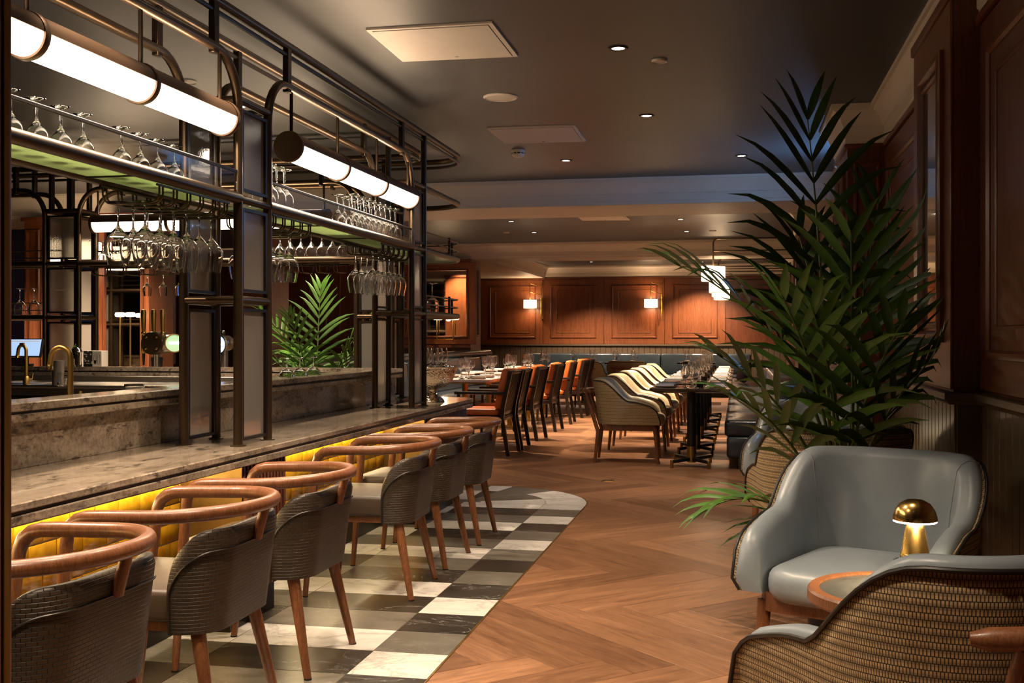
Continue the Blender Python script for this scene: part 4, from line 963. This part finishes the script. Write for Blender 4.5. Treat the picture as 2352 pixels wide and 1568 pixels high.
def make_bar_chair():
    t = thing('bar_armchair', '-', 'chair')
    seat = [(x, y) for x, y in rect(-.235, .235, -.20, .255, .07, 5)]
    obj('seat', M().cushion(seat, .378, .474, .018, .012), m_lbrown, t)
    obj('seat_frame', M().prism(rect(-.215, .215, -.20, .235, .05, 4), .350, .3785), m_walnut, t)
    lp, ed, _ = wrap_shell(.254, -.105, -.250, .125, .348, lambda p: .640-.02*smooth(-.24, -.12, p.y), .066, .036, .13)
    obj('backrest', M().loft(lp, uv=True), m_weave, t, True, 70)
    
    # stitched welt on the outer face
    w_ = [lp[i][2]+(lp[i][1]-lp[i][2]).normalized()*.035+Vector((0, 0, 0)) for i in range(4, len(lp)-4)]
    nrm = [(Vector((p.x, p.y, 0))-Vector((0, -.05, 0))).normalized() for p in w_]
    obj('welt', M().tube([lp[3][0]+Vector((.003, 0, 0))]+[p+n*.0035 for p, n in zip(w_, nrm)]+[lp[-4][0]+Vector((-.003, 0, 0))], .0028, 6), m_piping, t)
    rail = [(.262, .205, .60), (.264, .200, .63), (.266, .188, .658), (.268, .165, .676), (.270, .135, .684), (.272, .07, .687), (.272, -.06, .690)]
    rail += [(.272*math.cos(g), -.06-.245*math.sin(g), .690+.010*math.sin(g)) for g in [PI*i/22 for i in range(1, 22)]]
    rail += [(-x, y, z) for x, y, z in rail[6::-1]]
    obj('arm_rail', M().tube(rail, [.0195]*2+[.021]*(len(rail)-4)+[.0195]*2, 14), m_walnut, t)
    for s in (-1, 1):
        lg = obj('leg', M().tube([(s*.238, .262, 0), (s*.255, .225, .40), (s*.262, .205, .602)], [.0125, .0185, .0195], 14), m_walnut, t)
        obj('foot_pad', M().cyl((s*.238, .262, 0.0), (s*.238, .262, .006), .0135, n=10), m_black, lg)
        lg = obj('leg', tapered((s*.232, -.245, 0), (s*.185, -.165, .385), .0135, .024), m_walnut, t)
        obj('foot_pad', M().cyl((s*.232, -.245, 0.0), (s*.232, -.245, .006), .0140, n=10), m_black, lg)
    obj('back_support', M().tube([(0, -.272, .59), (0, -.300, .69)], [.016, .015], 12), m_walnut, t)
    return t
bc = make_bar_chair()
BL = ['brown woven-leather bar armchair nearest the camera, cut off at the left', 'second brown bar armchair from the camera, before the brass panel', 'third brown bar armchair from the camera, in front of the slatted pillar',
      'fourth brown bar armchair from the camera, beyond the slatted pillar', 'fifth brown bar armchair from the camera', 'farthest brown bar armchair, at the bar end']
for i, y in enumerate((2.42, 3.17, 3.91, 5.10, 5.80, 6.48)):
    l = (-1.735+(.01 if i % 2 else 0), y, .0032); rz = PI/2+math.radians((-2, 1, 0, 2, -1, 1)[i])
    if i == 0: bc.location = l; bc.rotation_euler = (0, 0, rz); bc['label'] = BL[0]; bc['group'] = 'bar armchairs along the counter'
    else: dup(bc, l, rz, BL[i])

def make_tub(leath, fabric, wd=m_walnut, cheap=False):
    t = thing('tub_chair', '-', 'chair')
    ztop = lambda p: .605+.195*smooth(.0, -.25, p.y)-.06*smooth(.0, .3, p.y)
    args = (.318, .285, -.32, .24, .375, ztop, .085, .055, .11)
    lp, ed, _ = wrap_shell(*args, flare=.03)
    obj('inner_shell', M().loft(lp), leath, t, True, 60)
    lo, eo, _ = wrap_shell(*args, thin=True, flare=.03)
    osh = obj('outer_shell', M().loft(lo, uv=True), fabric, t, True, 60)
    e = [lo[0][0]]+eo+[lo[-1][0]]
    obj('piping', M().tube([p+Vector((0, 0, .001)) for p in e], .0055, 8), m_piping, osh)
    for sx in (3, -4):
        i = 17 if sx > 0 else len(lp)-18
        obj('seam', M().tube([lp[i][k]+(lp[i][k]-lp[i][1]).normalized()*.0012 for k in range(4, 11)], .0016, 5), leath, t)
    seat = rect(-.237, .237, -.25, .325, .11, 6)
    obj('seat', M().cushion(seat, .352, .465, .045, .02), leath, t)
    obj('seat_frame', M().prism(rect(-.27, .27, -.27, .27, .07, 4), .315, .3755), wd, t)
    for s in (-1, 1):
        obj('leg', tapered((s*.268, .265, 0), (s*.25, .235, .345), .0135, .024), wd, t)
        obj('leg', M().tube([(s*.235, -.345, 0), (s*.215, -.315, .30), (s*.205, -.395, .55), (s*.195, -.428, .675)], [.0135, .021, .018, .016], 12), wd, t)
    rl = [(-.275, -.385, .69), (-.25, -.405, .692), (-.13, -.450, .693), (0, -.464, .693), (.13, -.450, .693), (.25, -.405, .692), (.275, -.385, .69)]
    obj('back_rail', M().tube(rl, [.012, .021, .023, .023, .023, .021, .012], 14), wd, t)
    return t
lt = make_tub(m_lblue, m_woven)
LT = [(.42, 2.50, 32, 'woven-back blue-grey tub chair in the right foreground, cut off by the frame'), (.41, 3.86, 155, 'blue-grey leather tub chair facing the camera behind the brass lamp'),
      (.42, 5.52, 10, 'woven-back tub chair half hidden behind the foreground palm'), (.42, 7.0, 163, 'farthest blue-grey tub chair, beside the second brass lamp')]
for i, (x, y, a, l) in enumerate(LT):
    if i == 0: lt.location = (x, y, 0); lt.rotation_euler = (0, 0, math.radians(a)); lt['label'] = l; lt['group'] = 'lounge tub chairs'
    else: dup(lt, (x, y, 0), math.radians(a), l)
ct_ = make_tub(m_lcream, m_wovenc)
YT = [10.62+1.22*i for i in range(6)]
CL = ['cream woven tub chair nearest the camera at the dark dining tables', 'second cream tub chair along the dark tables', 'third cream tub chair along the dark tables', 'fourth cream tub chair along the dark tables', 'fifth cream tub chair along the dark tables', 'sixth, farthest cream tub chair along the dark tables']
for i, y in enumerate(YT):
    l = (-1.03, y+.27, 0)
    if i == 0: ct_.location = l; ct_.rotation_euler = (0, 0, -PI/2+.04); ct_['label'] = CL[0]; ct_['group'] = 'cream tub chairs'
    else: dup(ct_, l, -PI/2+R.uniform(-.05, .05), CL[i])
p = at(1442, d=19.3); dup(ct_, (p.x, p.y, 0), .03, 'cream tub chair seen from behind at the far wall tables, right'); p = at(1345, d=19.0); dup(ct_, (p.x, p.y, 0), -.15, 'cream tub chair seen from behind at the far wall tables, left')

def make_orange():
    t = thing('slat_armchair', '-', 'chair'); a = .17
    for s in (-1, 1):
        obj('leg', M().loft([[Vector((s*.255+dx, y+dy, z)) for dx, dy in ((-.016, -.02), (.016, -.02), (.016, .02), (-.016, .02))] for y, z in ((-.30, 0), (-.235, .38), (-.245, .50), (-.325, .86))]), m_darkwood, t, False)
        obj('leg', M().loft([[Vector((s*.255+dx, y+dy, z)) for dx, dy in ((-.015, -.015), (.015, -.015), (.015, .015), (-.015, .015))] for y, z in ((.245, 0), (.235, .42), (.225, .63))]), m_darkwood, t, False)
        obj('arm', M().rbox(s*.26-.022, s*.26+.022, -.29, .27, .625, .655, .006), m_darkwood, t)
    obj('seat_frame', M().rbox(-.255, .255, -.24, .24, .355, .405, .006), m_darkwood, t)
    obj('seat', M().cushion(rect(-.235, .235, -.20, .25, .04, 4), .405, .475, .022, .01), m_orange, t)
    mt_ = Matrix.Translation((0, -.228, .47)) @ Matrix.Rotation(.215, 4, 'X')
    mc_ = Matrix.Translation((0, -.218, .468)) @ Matrix.Rotation(.215, 4, 'X')
    obj('back_cushion', M().rbox(-.225, .225, 0, .085, 0, .415, .028, 4, mc_), m_orange, t)
    obj('top_rail', M().rbox(-.255, .255, -.018, .018, .375, .405, .005, 2, mt_), m_darkwood, t); obj('lower_rail', M().rbox(-.245, .245, -.015, .015, -.06, -.02, .004, 2, mt_), m_darkwood, t)
    for i in range(9): x = -.205+.41*i/8; obj('slat', M().box(x-.007, x+.007, -.014, .010, -.03, .38, mt_), m_darkwood, t, False)
    return t
oc = make_orange()
OL = ['orange-cushioned slat-back armchair nearest the bar corner', 'orange slat-back armchair right behind the nearest one', 'third orange slat-back armchair from the bar', 'fourth orange slat-back armchair from the bar', 'fifth orange slat-back armchair from the bar', 'sixth orange slat-back armchair from the bar', 'seventh, farthest orange slat-back armchair']
for i, y in enumerate((11.32, 11.95, 12.98, 14.28, 15.5, 16.75, 17.4)):
    l = (-2.60, y, 0); rz = PI/2+R.uniform(-.05, .05)
    if i == 0: oc.location = l; oc.rotation_euler = (0, 0, rz); oc['label'] = OL[0]; oc['group'] = 'orange slat-back armchairs'
    else: dup(oc, l, rz, OL[i])

# ------------------------------------------------------------------ banquettes
def banquette(name, label, W, n, depth, mat, hb=.83, seat=.45, cat='banquette'):
    """local: runs along +y from 0 to W, back at x = depth, open side towards -x"""
    t = thing(name, label, cat)
    seg = W/n
    obj('plinth', M().rbox(.12, depth+.2, .03, W-.03, 0, .10, .005), m_black, t)
    obj('seat_base', M().rbox(.02, depth+.26, 0, W, .10, .30, .03, 3), mat, t)
    for i in range(n): obj('seat_cushion', M().cushion(rect(0, depth, i*seg+.004, (i+1)*seg-.004, .035, 4), .30, seat, .035, .012), mat, t)
    for i in range(n):
        mt_ = Matrix.Translation((depth, i*seg, seat-.02)) @ Matrix.Rotation(.10, 4, 'Y')
        obj('back_cushion', M().rbox(-.05, .16, .004, seg-.004, 0, hb-seat+.02, .045, 4, mt_), mat, t)
    obj('back_frame', M().rbox(depth+.14, depth+.30, 0, W, .10, hb-.02, .02, 2), mat, t)
    return t
b = banquette('banquette', 'long dark teal leather banquette along the right wall', 10.8, 9, .50, m_lteal, .80); b.location = (-.13, 10.35, 0)
b = banquette('banquette', 'dark leather banquette along the far wall', 4.6, 5, .50, m_lteal, .88); b.location = (.25, 22.6, 0); b.rotation_euler = (0, 0, PI/2)
b = banquette('banquette', 'dark leather booth banquette with rolled back behind the white tables', 8.2, 6, .52, m_lteal, .90); b.location = (-3.62, 19.0, 0); b.rotation_euler = (0, 0, PI)
o = obj('back_roll', M().tube([(.70, .0, .93), (.70, 8.2, .93)], .07, 14), m_lteal, b)
def pillow(loc, rot, s, mat, label):
    L = []
    for k in range(-6, 7):
        u = k/6; th = .075*math.sqrt(max(0, 1-u*u))**.8+.004; loop = []
        for j in range(24):
            a = 2*PI*j/24; c, d = math.cos(a), math.sin(a); e = .55
            w_ = s*(1-.06*(1-abs(u))); loop.append(Vector((math.copysign(abs(c)**e, c)*th if False else math.copysign(abs(c)**1.0, c)*th, math.copysign(abs(d)**.6, d)*w_, u*s)))
        L.append(loop)
    o = obj('cushion', M().loft(L), mat, None); o.location = loc; o.rotation_euler = rot; return tag(o, label, 'cushion')
pillow((.08, 18.6, .665), (.1, .25, .35), .19, m_purple, 'plum scatter cushion leaning on the right banquette')

# ------------------------------------------------------------------ dining tables and what stands on them
def place(x, y, z, rz, where, grp, seat=''):
    pl = thing('place_plate', 'brown plate at the %s of the %s' % (seat, where), 'plate', (x, y, z+.0005), rz, 'plates on the '+grp)
    link('plate_disc', PLATE, pl)
    nk = tag(link('napkin', NAP, None, (x, y, z+.0125), rz+R.uniform(-.1, .1)), 'folded napkin at the %s of the %s' % (seat, where), 'napkin', 'napkins on the '+grp)
    for k, me, nm_ in ((-.115, FORK, 'fork'), (.115, KNIFE, 'knife')):
        c, s_ = math.cos(rz), math.sin(rz); o = link(nm_, me, None, (x+k*c, y+k*s_, z+.0005), rz)
        tag(o, '%s at the %s of the %s' % (nm_, seat, where), nm_, nm_+'s on the '+grp)
PLATE = mesh('plate_disc', M().lathe([(0, 0), (.065, 0), (.095, .010), (.098, .012), (.094, .012), (.064, .004), (0, .004)], 28), m_plate)
NAP = mesh('napkin', M().rbox(-.05, .05, -.085, .085, 0, .016, .006, 2).rbox(-.045, .045, -.08, .08, .016, .026, .004, 2), m_napkin)
FORK = mesh('fork', M().box(-.004, .004, -.1, .04, 0, .003).box(-.011, .011, .04, .058, 0, .003).box(-.011, -.007, .058, .095, 0, .003).box(-.004, -.001, .058, .095, 0, .003).box(.002, .005, .058, .095, 0, .003).box(.008, .011, .058, .095, 0, .003), m_steel, False)
KNIFE = mesh('knife', M().rbox(-.006, .006, -.105, -.01, 0, .005, .002, 1).prism([(-.005, -.01), (.009, -.01), (.009, .07), (.003, .105), (-.005, .105)], .001, .003), m_steel, False)
CAND = M().lathe([(0, 0), (.030, 0), (.032, .004), (.032, .055), (.029, .055), (.029, .006), (0, .006)], 20)
CANDM = mesh('holder_cup', CAND, m_bronze_dk); CANDL = mesh('menu_block', M().rbox(-.045, .045, -.03, .03, 0, .018, .004, 2), m_plate)
def centre(x, y, z, where, grp):
    t = thing('candle_cup', 'small dark candle cup on the %s' % where, 'candle holder', (x, y, z+.0005), 0, 'candle cups on the '+grp); link('holder_cup', CANDM, t)
    link('wick', WICK, t)
WICK = mesh('wick', M().cyl((0, 0, .006), (0, 0, .045), .012, .010, 12), m_napkin)
def glasses(x, y, z, where, grp, flipx=1, trio=''):
    for dx, dy, me, kd in ((0, 0, g_wine, 'nearer tall'), (.075, .045, g_small, 'small'), (-.02, .095, g_wine, 'farther tall')):
        put(me, 'wine_glass', (x+dx*flipx+R.uniform(-.01, .01), y+dy+R.uniform(-.01, .01), z+.0005), '%s wine glass in the %s trio on the %s' % (kd, trio, where), 'wine glasses on the '+grp)
ORD = ['nearest', 'second', 'third', 'fourth', 'fifth', 'sixth']
# white marble tables along the booth
YW = [11.75, 12.98, 14.25, 15.55, 17.0]
for i, y in enumerate(YW):
    wh = ('%s white booth table' % ORD[i]); grp = 'white booth tables, %s' % ORD[i]
    t = thing('marble_table', '%s white marble-topped table along the dark booth' % ORD[i], 'table', (-3.04, y+.42, 0), 0, 'white booth tables')
    obj('table_top', M().prism(rect(-.40, .38, -.42, .42, .05, 5), .722, .748), m_tablew, t); obj('underframe', M().prism(rect(-.37, .35, -.39, .39, .05, 4), .705, .722), m_brass_ag, t)
    obj('column', M().lathe([(.034, .02), (.034, .705), (0, .705)], 20), m_brass_ag, t); obj('base', M().lathe([(0, 0), (.24, 0), (.24, .008), (.20, .016), (.04, .024), (0, .024)], 36), m_brass_ag, t)
    for (dx, dy) in ((.20, -.2), (.20, .22), (-.22, -.2), (-.22, .22)): place(-3.04+dx, y+.42+dy, .748, PI/2, wh, grp, ('far' if dy > 0 else 'near')+(' aisle place' if dx > 0 else ' booth place'))
    glasses(-3.02, y+.16, .748, wh, grp, 1, 'front'); glasses(-3.06, y+.58, .748, wh, grp, -1, 'back'); glasses(-3.32, y+.36, .748, wh, grp, 1, 'booth-side')
    centre(-2.90, y+.43, .748, wh, grp)
# dark tables along the right banquette
for i, y in enumerate(YT):
    wh = ('%s dark dining table' % ORD[i]); grp = 'dark dining tables, %s' % ORD[i]
    t = thing('dark_table', '%s dark-topped dining table beside the right banquette' % ORD[i], 'table', (-.44, y, 0), 0, 'dark dining tables')
    L = [[Vector((*p, z)) for p in rect(-.37+k, .37-k, -.42+k, .42-k, .03, 4)] for z, k in ((.700, .05), (.722, .008), (.738, 0), (.742, .004))]
    obj('table_top', M().loft(L), m_darktop, t)
    obj('column', M().lathe([(.042, .17), (.042, .70), (0, .70)], 24), m_black, t); obj('brass_sleeve', M().lathe([(0, .03), (.043, .03), (.044, .18), (0, .18)], 24), m_brass_ag, t)
    for a in (PI/4+.25, 3*PI/4-.25, 5*PI/4+.25, 7*PI/4-.25):
        q = Matrix.Rotation(a, 4, 'Z'); obj('foot_bar', M().rbox(.03, .34, -.012, .012, .045, .075, .003, 1, q), m_black, t); obj('foot_tip', M().rbox(.318, .342, -.0125, .0125, 0, .076, .002, 1, q), m_brass_ag, t)
    for sx in (-.24, .23):
        for dy in (-.19, .20): place(-.44+sx, y+dy, .742, PI/2 if sx > 0 else -PI/2, wh, grp, ('far' if dy > 0 else 'near')+(' banquette place' if sx > 0 else ' chair place'))
    glasses(-.47, y-.27, .742, wh, grp, 1, 'front'); glasses(-.43, y+.10, .742, wh, grp, -1, 'back'); centre(-.36, y-.02, .742, wh, grp)
# round-cornered tables at the far banquette
for i, x in enumerate((1340, 1435, 1600)):
    p = at(x, d=20.9); wh = ['far wall table on the left', 'far wall table in the middle', 'far wall table on the right'][i]
    t = thing('far_table', 'dark table at the far wall banquette, %s' % ('left', 'middle', 'right')[i], 'table', (p.x, p.y, 0), 0, 'far wall tables')
    obj('table_top', M().prism(rect(-.35, .35, -.36, .36, .06, 5), .718, .745), m_darktop, t); obj('column', M().lathe([(.04, .02), (.04, .72), (0, .72)], 18), m_black, t); obj('base', M().lathe([(0, 0), (.24, 0), (.23, .012), (.04, .024), (0, .024)], 30), m_black, t)
    for dx in (-.17, .17): glasses(p.x+dx, p.y-.08, .745, wh, wh, 1, 'left' if dx < 0 else 'right'); place(p.x+dx, p.y-.2, .745, 0, wh, wh, 'left place' if dx < 0 else 'right place')

# ------------------------------------------------------------------ lounge tables and mushroom lamps
for i, (x, y, l1, l2) in enumerate(((.43, 3.14, 'round wooden-rimmed side table with dark stone top in the foreground', 'brass mushroom lamp on the foreground side table'), (.47, 6.26, 'round side table behind the palm', 'brass mushroom lamp behind the palm'))):
    t = thing('side_table', l1, 'table', (x, y, 0))
    obj('rim', M().lathe([(.215, .492), (.238, .490), (.246, .498), (.246, .522), (.240, .528), (.215, .528), (.215, .492)], 56), m_walnut, t)
    obj('stone_inset', M().lathe([(0, .500), (.2145, .500), (.2145, .523), (0, .523)], 48), m_stonetop, t)
    obj('column', M().lathe([(.03, .02), (.03, .50), (0, .50)], 20), m_darkwood, t); obj('base', M().lathe([(0, 0), (.17, 0), (.17, .010), (.03, .025), (0, .025)], 36), m_darkwood, t)
    t = thing('mushroom_lamp', l2, 'lamp', (x+.04, y+.03, .5235))
    obj('cone_body', M().lathe([(0, 0), (.050, 0), (.0515, .004), (.0395, .085), (.022, .185), (.018, .200), (0, .200)], 40), m_brass, t)
    obj('groove', M().lathe([(.0392, .086), (.0402, .088), (.0385, .098), (.0375, .100), (.0392, .086)], 40), m_brass, t)
    obj('dome_shade', M().lathe([(.058, .190), (.0575, .200), (.052, .218), (.040, .235), (.022, .245), (0, .248), (0, .244), (.020, .241), (.037, .232), (.048, .216), (.053, .199), (.054, .190)], 44), m_brass, t)
    obj('light_ring', M().lathe([(.022, .186), (.0565, .186), (.0565, .1895), (.022, .1895)], 40), m_mush, t)
    l = bpy.data.lights.new('mushroom_glow', 'SPOT'); l.energy = 5*K_MUSH; l.spot_size = math.radians(150); l.spot_blend = .9; l.color = (1, .74, .42); l.shadow_soft_size = .03
    for k in range(3):
        a = 2*PI*k/3+.5; link('mushroom_glow', l, t, (.038*math.cos(a), .038*math.sin(a), .182))

# ------------------------------------------------------------------ wall lamps
def drum(t, c, r=.13, h=.17):
    ds = obj('drum_shade', M().lathe([(0, -h/2), (r, -h/2), (r, h/2), (0, h/2)], 36, c), m_drum, t, True, 30)
    for z in (-h/2, h/2): obj('shade_rim', M().lathe([(r-.002, z-.004), (r+.002, z-.004), (r+.002, z+.004), (r-.002, z+.004), (r-.002, z-.004)], 36, c), m_white, ds)
    # the shade itself glows; the bulb light leaves through the open ends
    l2 = bpy.data.lights.new('drum_glow', 'AREA'); l2.shape = 'DISK'; l2.size = r*1.8; l2.energy = 7*K_DRUM; l2.color = WARM
    lo_ = link('drum_glow', l2, t, (c[0], c[1], c[2]-h/2-.006)); lo2 = link('drum_glow', l2, t, (c[0], c[1], c[2]+h/2+.006)); lo2.rotation_euler = (PI, 0, 0)
for x, l in ((1245, 'left brass wall lamp with a glowing drum shade on the far panelling'), (1521, 'right brass wall lamp with a glowing drum shade on the far panelling')):
    p = at(x, Y=YFAR); t = thing('wall_lamp', l, 'lamp', (p.x, YFAR-.075, 1.95), 0, 'far wall lamps')
    obj('wall_bar', M().cyl((0, 0, -.38), (0, 0, .46), .014, n=12), m_brass_ag, t); obj('sleeve', M().cyl((0, 0, -.28), (0, 0, .12), .024, n=14), m_brass_ag, t)
    for z in (-.34, .40): obj('bracket', M().cyl((0, .06, z), (0, 0, z), .012, n=10), m_brass_ag, t)
    obj('swing_arm', M().tube([(0, 0, .36), (-.22, -.16, .42)], .008, 8), m_brass_ag, t); obj('swing_arm', M().tube([(0, 0, .18), (-.22, -.16, .24)], .008, 8), m_brass_ag, t)
    obj('drop_rod', M().tube([(-.22, -.16, .43), (-.22, -.16, .06)], .008, 8), m_brass_ag, t); drum(t, (-.22, -.16, -.02), .138, .18)
for i, y in enumerate((14.8, 18.7, 20.6, 22.2)):
    t = thing('arm_lamp', ('nearest drum lamp on a long bronze arm from the right wall', 'second drum lamp on a bronze arm, half behind the nearest', 'third drum lamp on a bronze arm', 'farthest drum lamp on a bronze arm')[i], 'lamp', (-.33, y, 2.05), 0, 'drum lamps on bronze arms')
    x1 = .68+.33 if i == 0 else XR+.295
    pa = [(x1-.02, 0, .46), (.06, 0, .46)]+[(.06-.06*math.sin(PI/2*k/5), 0, .40+.06*math.cos(PI/2*k/5)) for k in range(1, 6)]+[(0, 0, .1)]
    obj('upper_arm', M().tube(pa, .011, 10), m_bronze, t); obj('lower_arm', M().tube([(x1-.02, 0, .30), (0, 0, .30)], .009, 8), m_bronze, t)
    obj('wall_plate', M().rbox(x1-.03, x1-.002, -.05, .05, .24, .52, .006), m_bronze, t); drum(t, (0, 0, 0), .155, .19)
# drum lamp on the oak pier behind the bar, glowing through the reeded glass
p = at(160, d=11.0); t = thing('arm_lamp', 'drum lamp on the oak pier glowing through reeded glass at the left', 'lamp', (p.x, 10.0, 2.06))
obj('arm', M().tube([(0, 0, .1), (0, 0, .3), (.3, .39, .3)], .012, 10), m_bronze, t); drum(t, (0, 0, 0), .24, .22)
# twin-headed booth ledge lamps; solid stand-ins for those reflected in the pier mirror
def twin(loc, label, h=.42):
    t = thing('twin_lamp', label, 'lamp', loc, 0, 'twin-headed ledge lamps')
    for s in (-.14, .14):
        obj('stem', M().cyl((s, 0, 0), (s, 0, h), .009, n=10), m_brass_ag, t); obj('foot', M().lathe([(0, 0), (.04, 0), (.04, .006), (.01, .012), (0, .012)], 20, (s, 0, 0)), m_brass_ag, t)
        obj('lamp_head', M().rbox(s-.06, s+.06, -.04, .04, h-.03, h+.03, .022, 3), m_head, t)
    obj('tie_bar', M().cyl((-.14, 0, .07), (.14, 0, .07), .006, n=8), m_brass_ag, t)
    l = bpy.data.lights.new('twin_glow', 'POINT'); l.energy = 10*K_DRUM; l.color = WARM; l.shadow_soft_size = .05; link('twin_glow', l, t, (0, -.09, h))
p = at(1022, Y=YB-.09); twin((p.x, YB-.09, 1.11), 'brass twin lamp on the ledge in front of the booth mirror')
p = at(287, Y=10.2); tt = thing('mirrored_twin_lamp', 'brass lamp pair standing in for the reflection in the dark pier mirror', 'lamp', (p.x, 10.2, 0))  # solid lamp pair in place of the mirror's reflection
for s in (-.055, .06):
    obj('stem', M().cyl((s, 0, 0), (s, 0, 1.42), .008, n=10), m_brass_ag, tt); obj('lamp_head', M().rbox(s-.045, s+.045, -.03, .03, 1.42, 1.465, .015, 3), m_head, tt)
obj('foot', M().lathe([(0, 0), (.13, 0), (.13, .01), (0, .02)], 28), m_brass_ag, tt)

# ------------------------------------------------------------------ palms
def frond_mesh(az, a0, bend, L, start, w_, ll, rng, dens=17, dro=.9):
    """stem tube and leaflets of one feather palm leaf rooted at the origin"""
    ca, sa = math.cos(az), math.sin(az); out = Vector((ca, sa, 0)); side = Vector((-sa, ca, 0)); n = 26; P = [Vector((0, 0, 0))]; T = []
    for i in range(n):
        s = i/n; g = a0+bend*s**1.6; T.append(out*math.sin(g)+Vector((0, 0, 1))*math.cos(g)); P.append(P[-1]+T[-1]*(L/n))
    T.append(T[-1])
    st = M().tube(P, [.011*(1-.78*(i/n)) for i in range(n+1)], 6); lf = M()
    k = int(n*start); cnt = 0; m = max(8, int((1-start)*L*dens))
    for j in range(m):
        f = j/(m-1); s = start+(1-start)*f*.985; i = min(n-1, int(s*n)); p = P[i]+(P[i+1]-P[i])*(s*n-i); t = T[i]; up = side.cross(t)
        if up.z < 0: up = -up
        lenf = ll*(.55+.75*math.sin(PI*min(1, .22+.72*f)))*(1-.25*f)*rng.uniform(.88, 1.08)
        for sd in (-1, 1):
            al = math.radians(68-46*f+rng.uniform(-6, 6)); d = t*math.cos(al)+side*sd*math.sin(al)+up*rng.uniform(.05, .22); d.normalize()
            q = p.copy(); pts = [q.copy()]; dd = d.copy(); dr = dro*rng.uniform(.6, 1.3)
            for e in range(5):
                q = q+dd*(lenf/5); pts.append(q.copy()); dd = (dd+Vector((0, 0, -.10*dr*(e+.6)*(1.1-.6*abs(dd.z))))).normalized()
            nrm = d.cross(side if abs(d.dot(side)) < .9 else t).normalized(); wd = d.cross(nrm).normalized(); loops = []
            # blade plane roughly holds the rachis direction
            wv = (t-d*t.dot(d)); wv = wv.normalized() if wv.length > .05 else up
            for e, pp in enumerate(pts):
                ww = w_*(.35, .85, 1.0, .85, .5, .03)[e]; loops.append([pp-wv*ww*.5, pp+up*ww*.16, pp+wv*ww*.5])
            lf.loft(loops, cap=False, wrap=False)
    return st, lf
def palm(name, label, loc, pot_h, pot_r, fr, seed, w_, ll, mats, dens, xmax=99):
    t = thing(name, label, 'palm', loc); rng = random.Random(seed)
    obj('planter', M().lathe([(0, 0), (pot_r*.78, 0), (pot_r*.82, .01), (pot_r, pot_h), (pot_r*.93, pot_h), (pot_r*.9, pot_h-.05), (0, pot_h-.05)], 36), m_pot, t)
    obj('soil', M().lathe([(0, pot_h-.035), (pot_r*.90, pot_h-.045), (0, pot_h-.05)], 30), m_soil, t)
    for (az, a0, bend, L, start, k) in fr:
        st, lf = frond_mesh(math.radians(az), math.radians(a0), math.radians(bend), L, start, w_, ll*(.6+.4*min(1, L/1.5)), rng, dens)
        base = Vector((rng.uniform(-.05, .05), rng.uniform(-.05, .05), pot_h-.06))
        def soft(v):
            x = v[0]+base.x+loc[0]; lim = xmax-.14
            return v if x < lim else (lim+.13*math.tanh((x-lim)/.13)-base.x-loc[0], v[1], v[2])
        st.v = [soft(v) for v in st.v]; lf.v = [soft(v) for v in lf.v]
        s_ = obj('frond', st, m_stem, t, loc=base); obj('leaflets', lf, mats[k], s_, True, 80)
    return t
p = at(1935, d=4.62)
palm('kentia_palm', 'tall dark kentia palm in front of the right wall', (p.x, p.y, 0), .34, .17, [
    (115, 4, 8, 1.92, .54, 0), (62, 9, 16, 1.60, .54, 0), (178, 7, 62, 1.50, .60, 0), (262, 5, 12, 1.34, .46, 1), (300, 13, 32, 1.10, .48, 0), (232, 11, 30, 1.18, .48, 1),
    (200, 15, 48, 1.04, .48, 0), (330, 12, 40, 1.0, .5, 0), (215, 20, 50, .92, .45, 0), (192, 34, 90, .62, .42, 1), (340, 26, 80, .66, .48, 0),
    (75, 8, 20, 1.38, .5, 0), (120, 6, 22, 1.45, .5, 0), (245, 10, 34, 1.14, .45, 1), (215, 44, 80, .48, .4, 0)], 5, .037, .45, (m_leaf, m_leafb), 12, .80)
p = at(724, Y=9.6)
palm('kentia_palm', 'bright green kentia palm behind the back wing of the bar', (p.x, p.y, 0), .42, .2, [
    (100, 4, 14, 1.34, .4, 1), (20, 12, 40, 1.26, .4, 1), (170, 12, 42, 1.26, .4, 1), (265, 10, 36, 1.16, .38, 1), (330, 20, 55, 1.1, .38, 1), (215, 20, 55, 1.08, .38, 1), (60, 22, 52, 1.1, .38, 1), (130, 22, 56, 1.05, .38, 1),
    (190, 34, 66, .95, .36, 1), (0, 34, 66, .95, .36, 1), (290, 34, 70, .85, .36, 0), (240, 40, 70, .8, .36, 0), (345, 46, 76, .75, .36, 0), (30, 46, 76, .7, .36, 0), (160, 48, 76, .7, .36, 0)], 9, .034, .34, (m_leaf, m_leafb), 15)
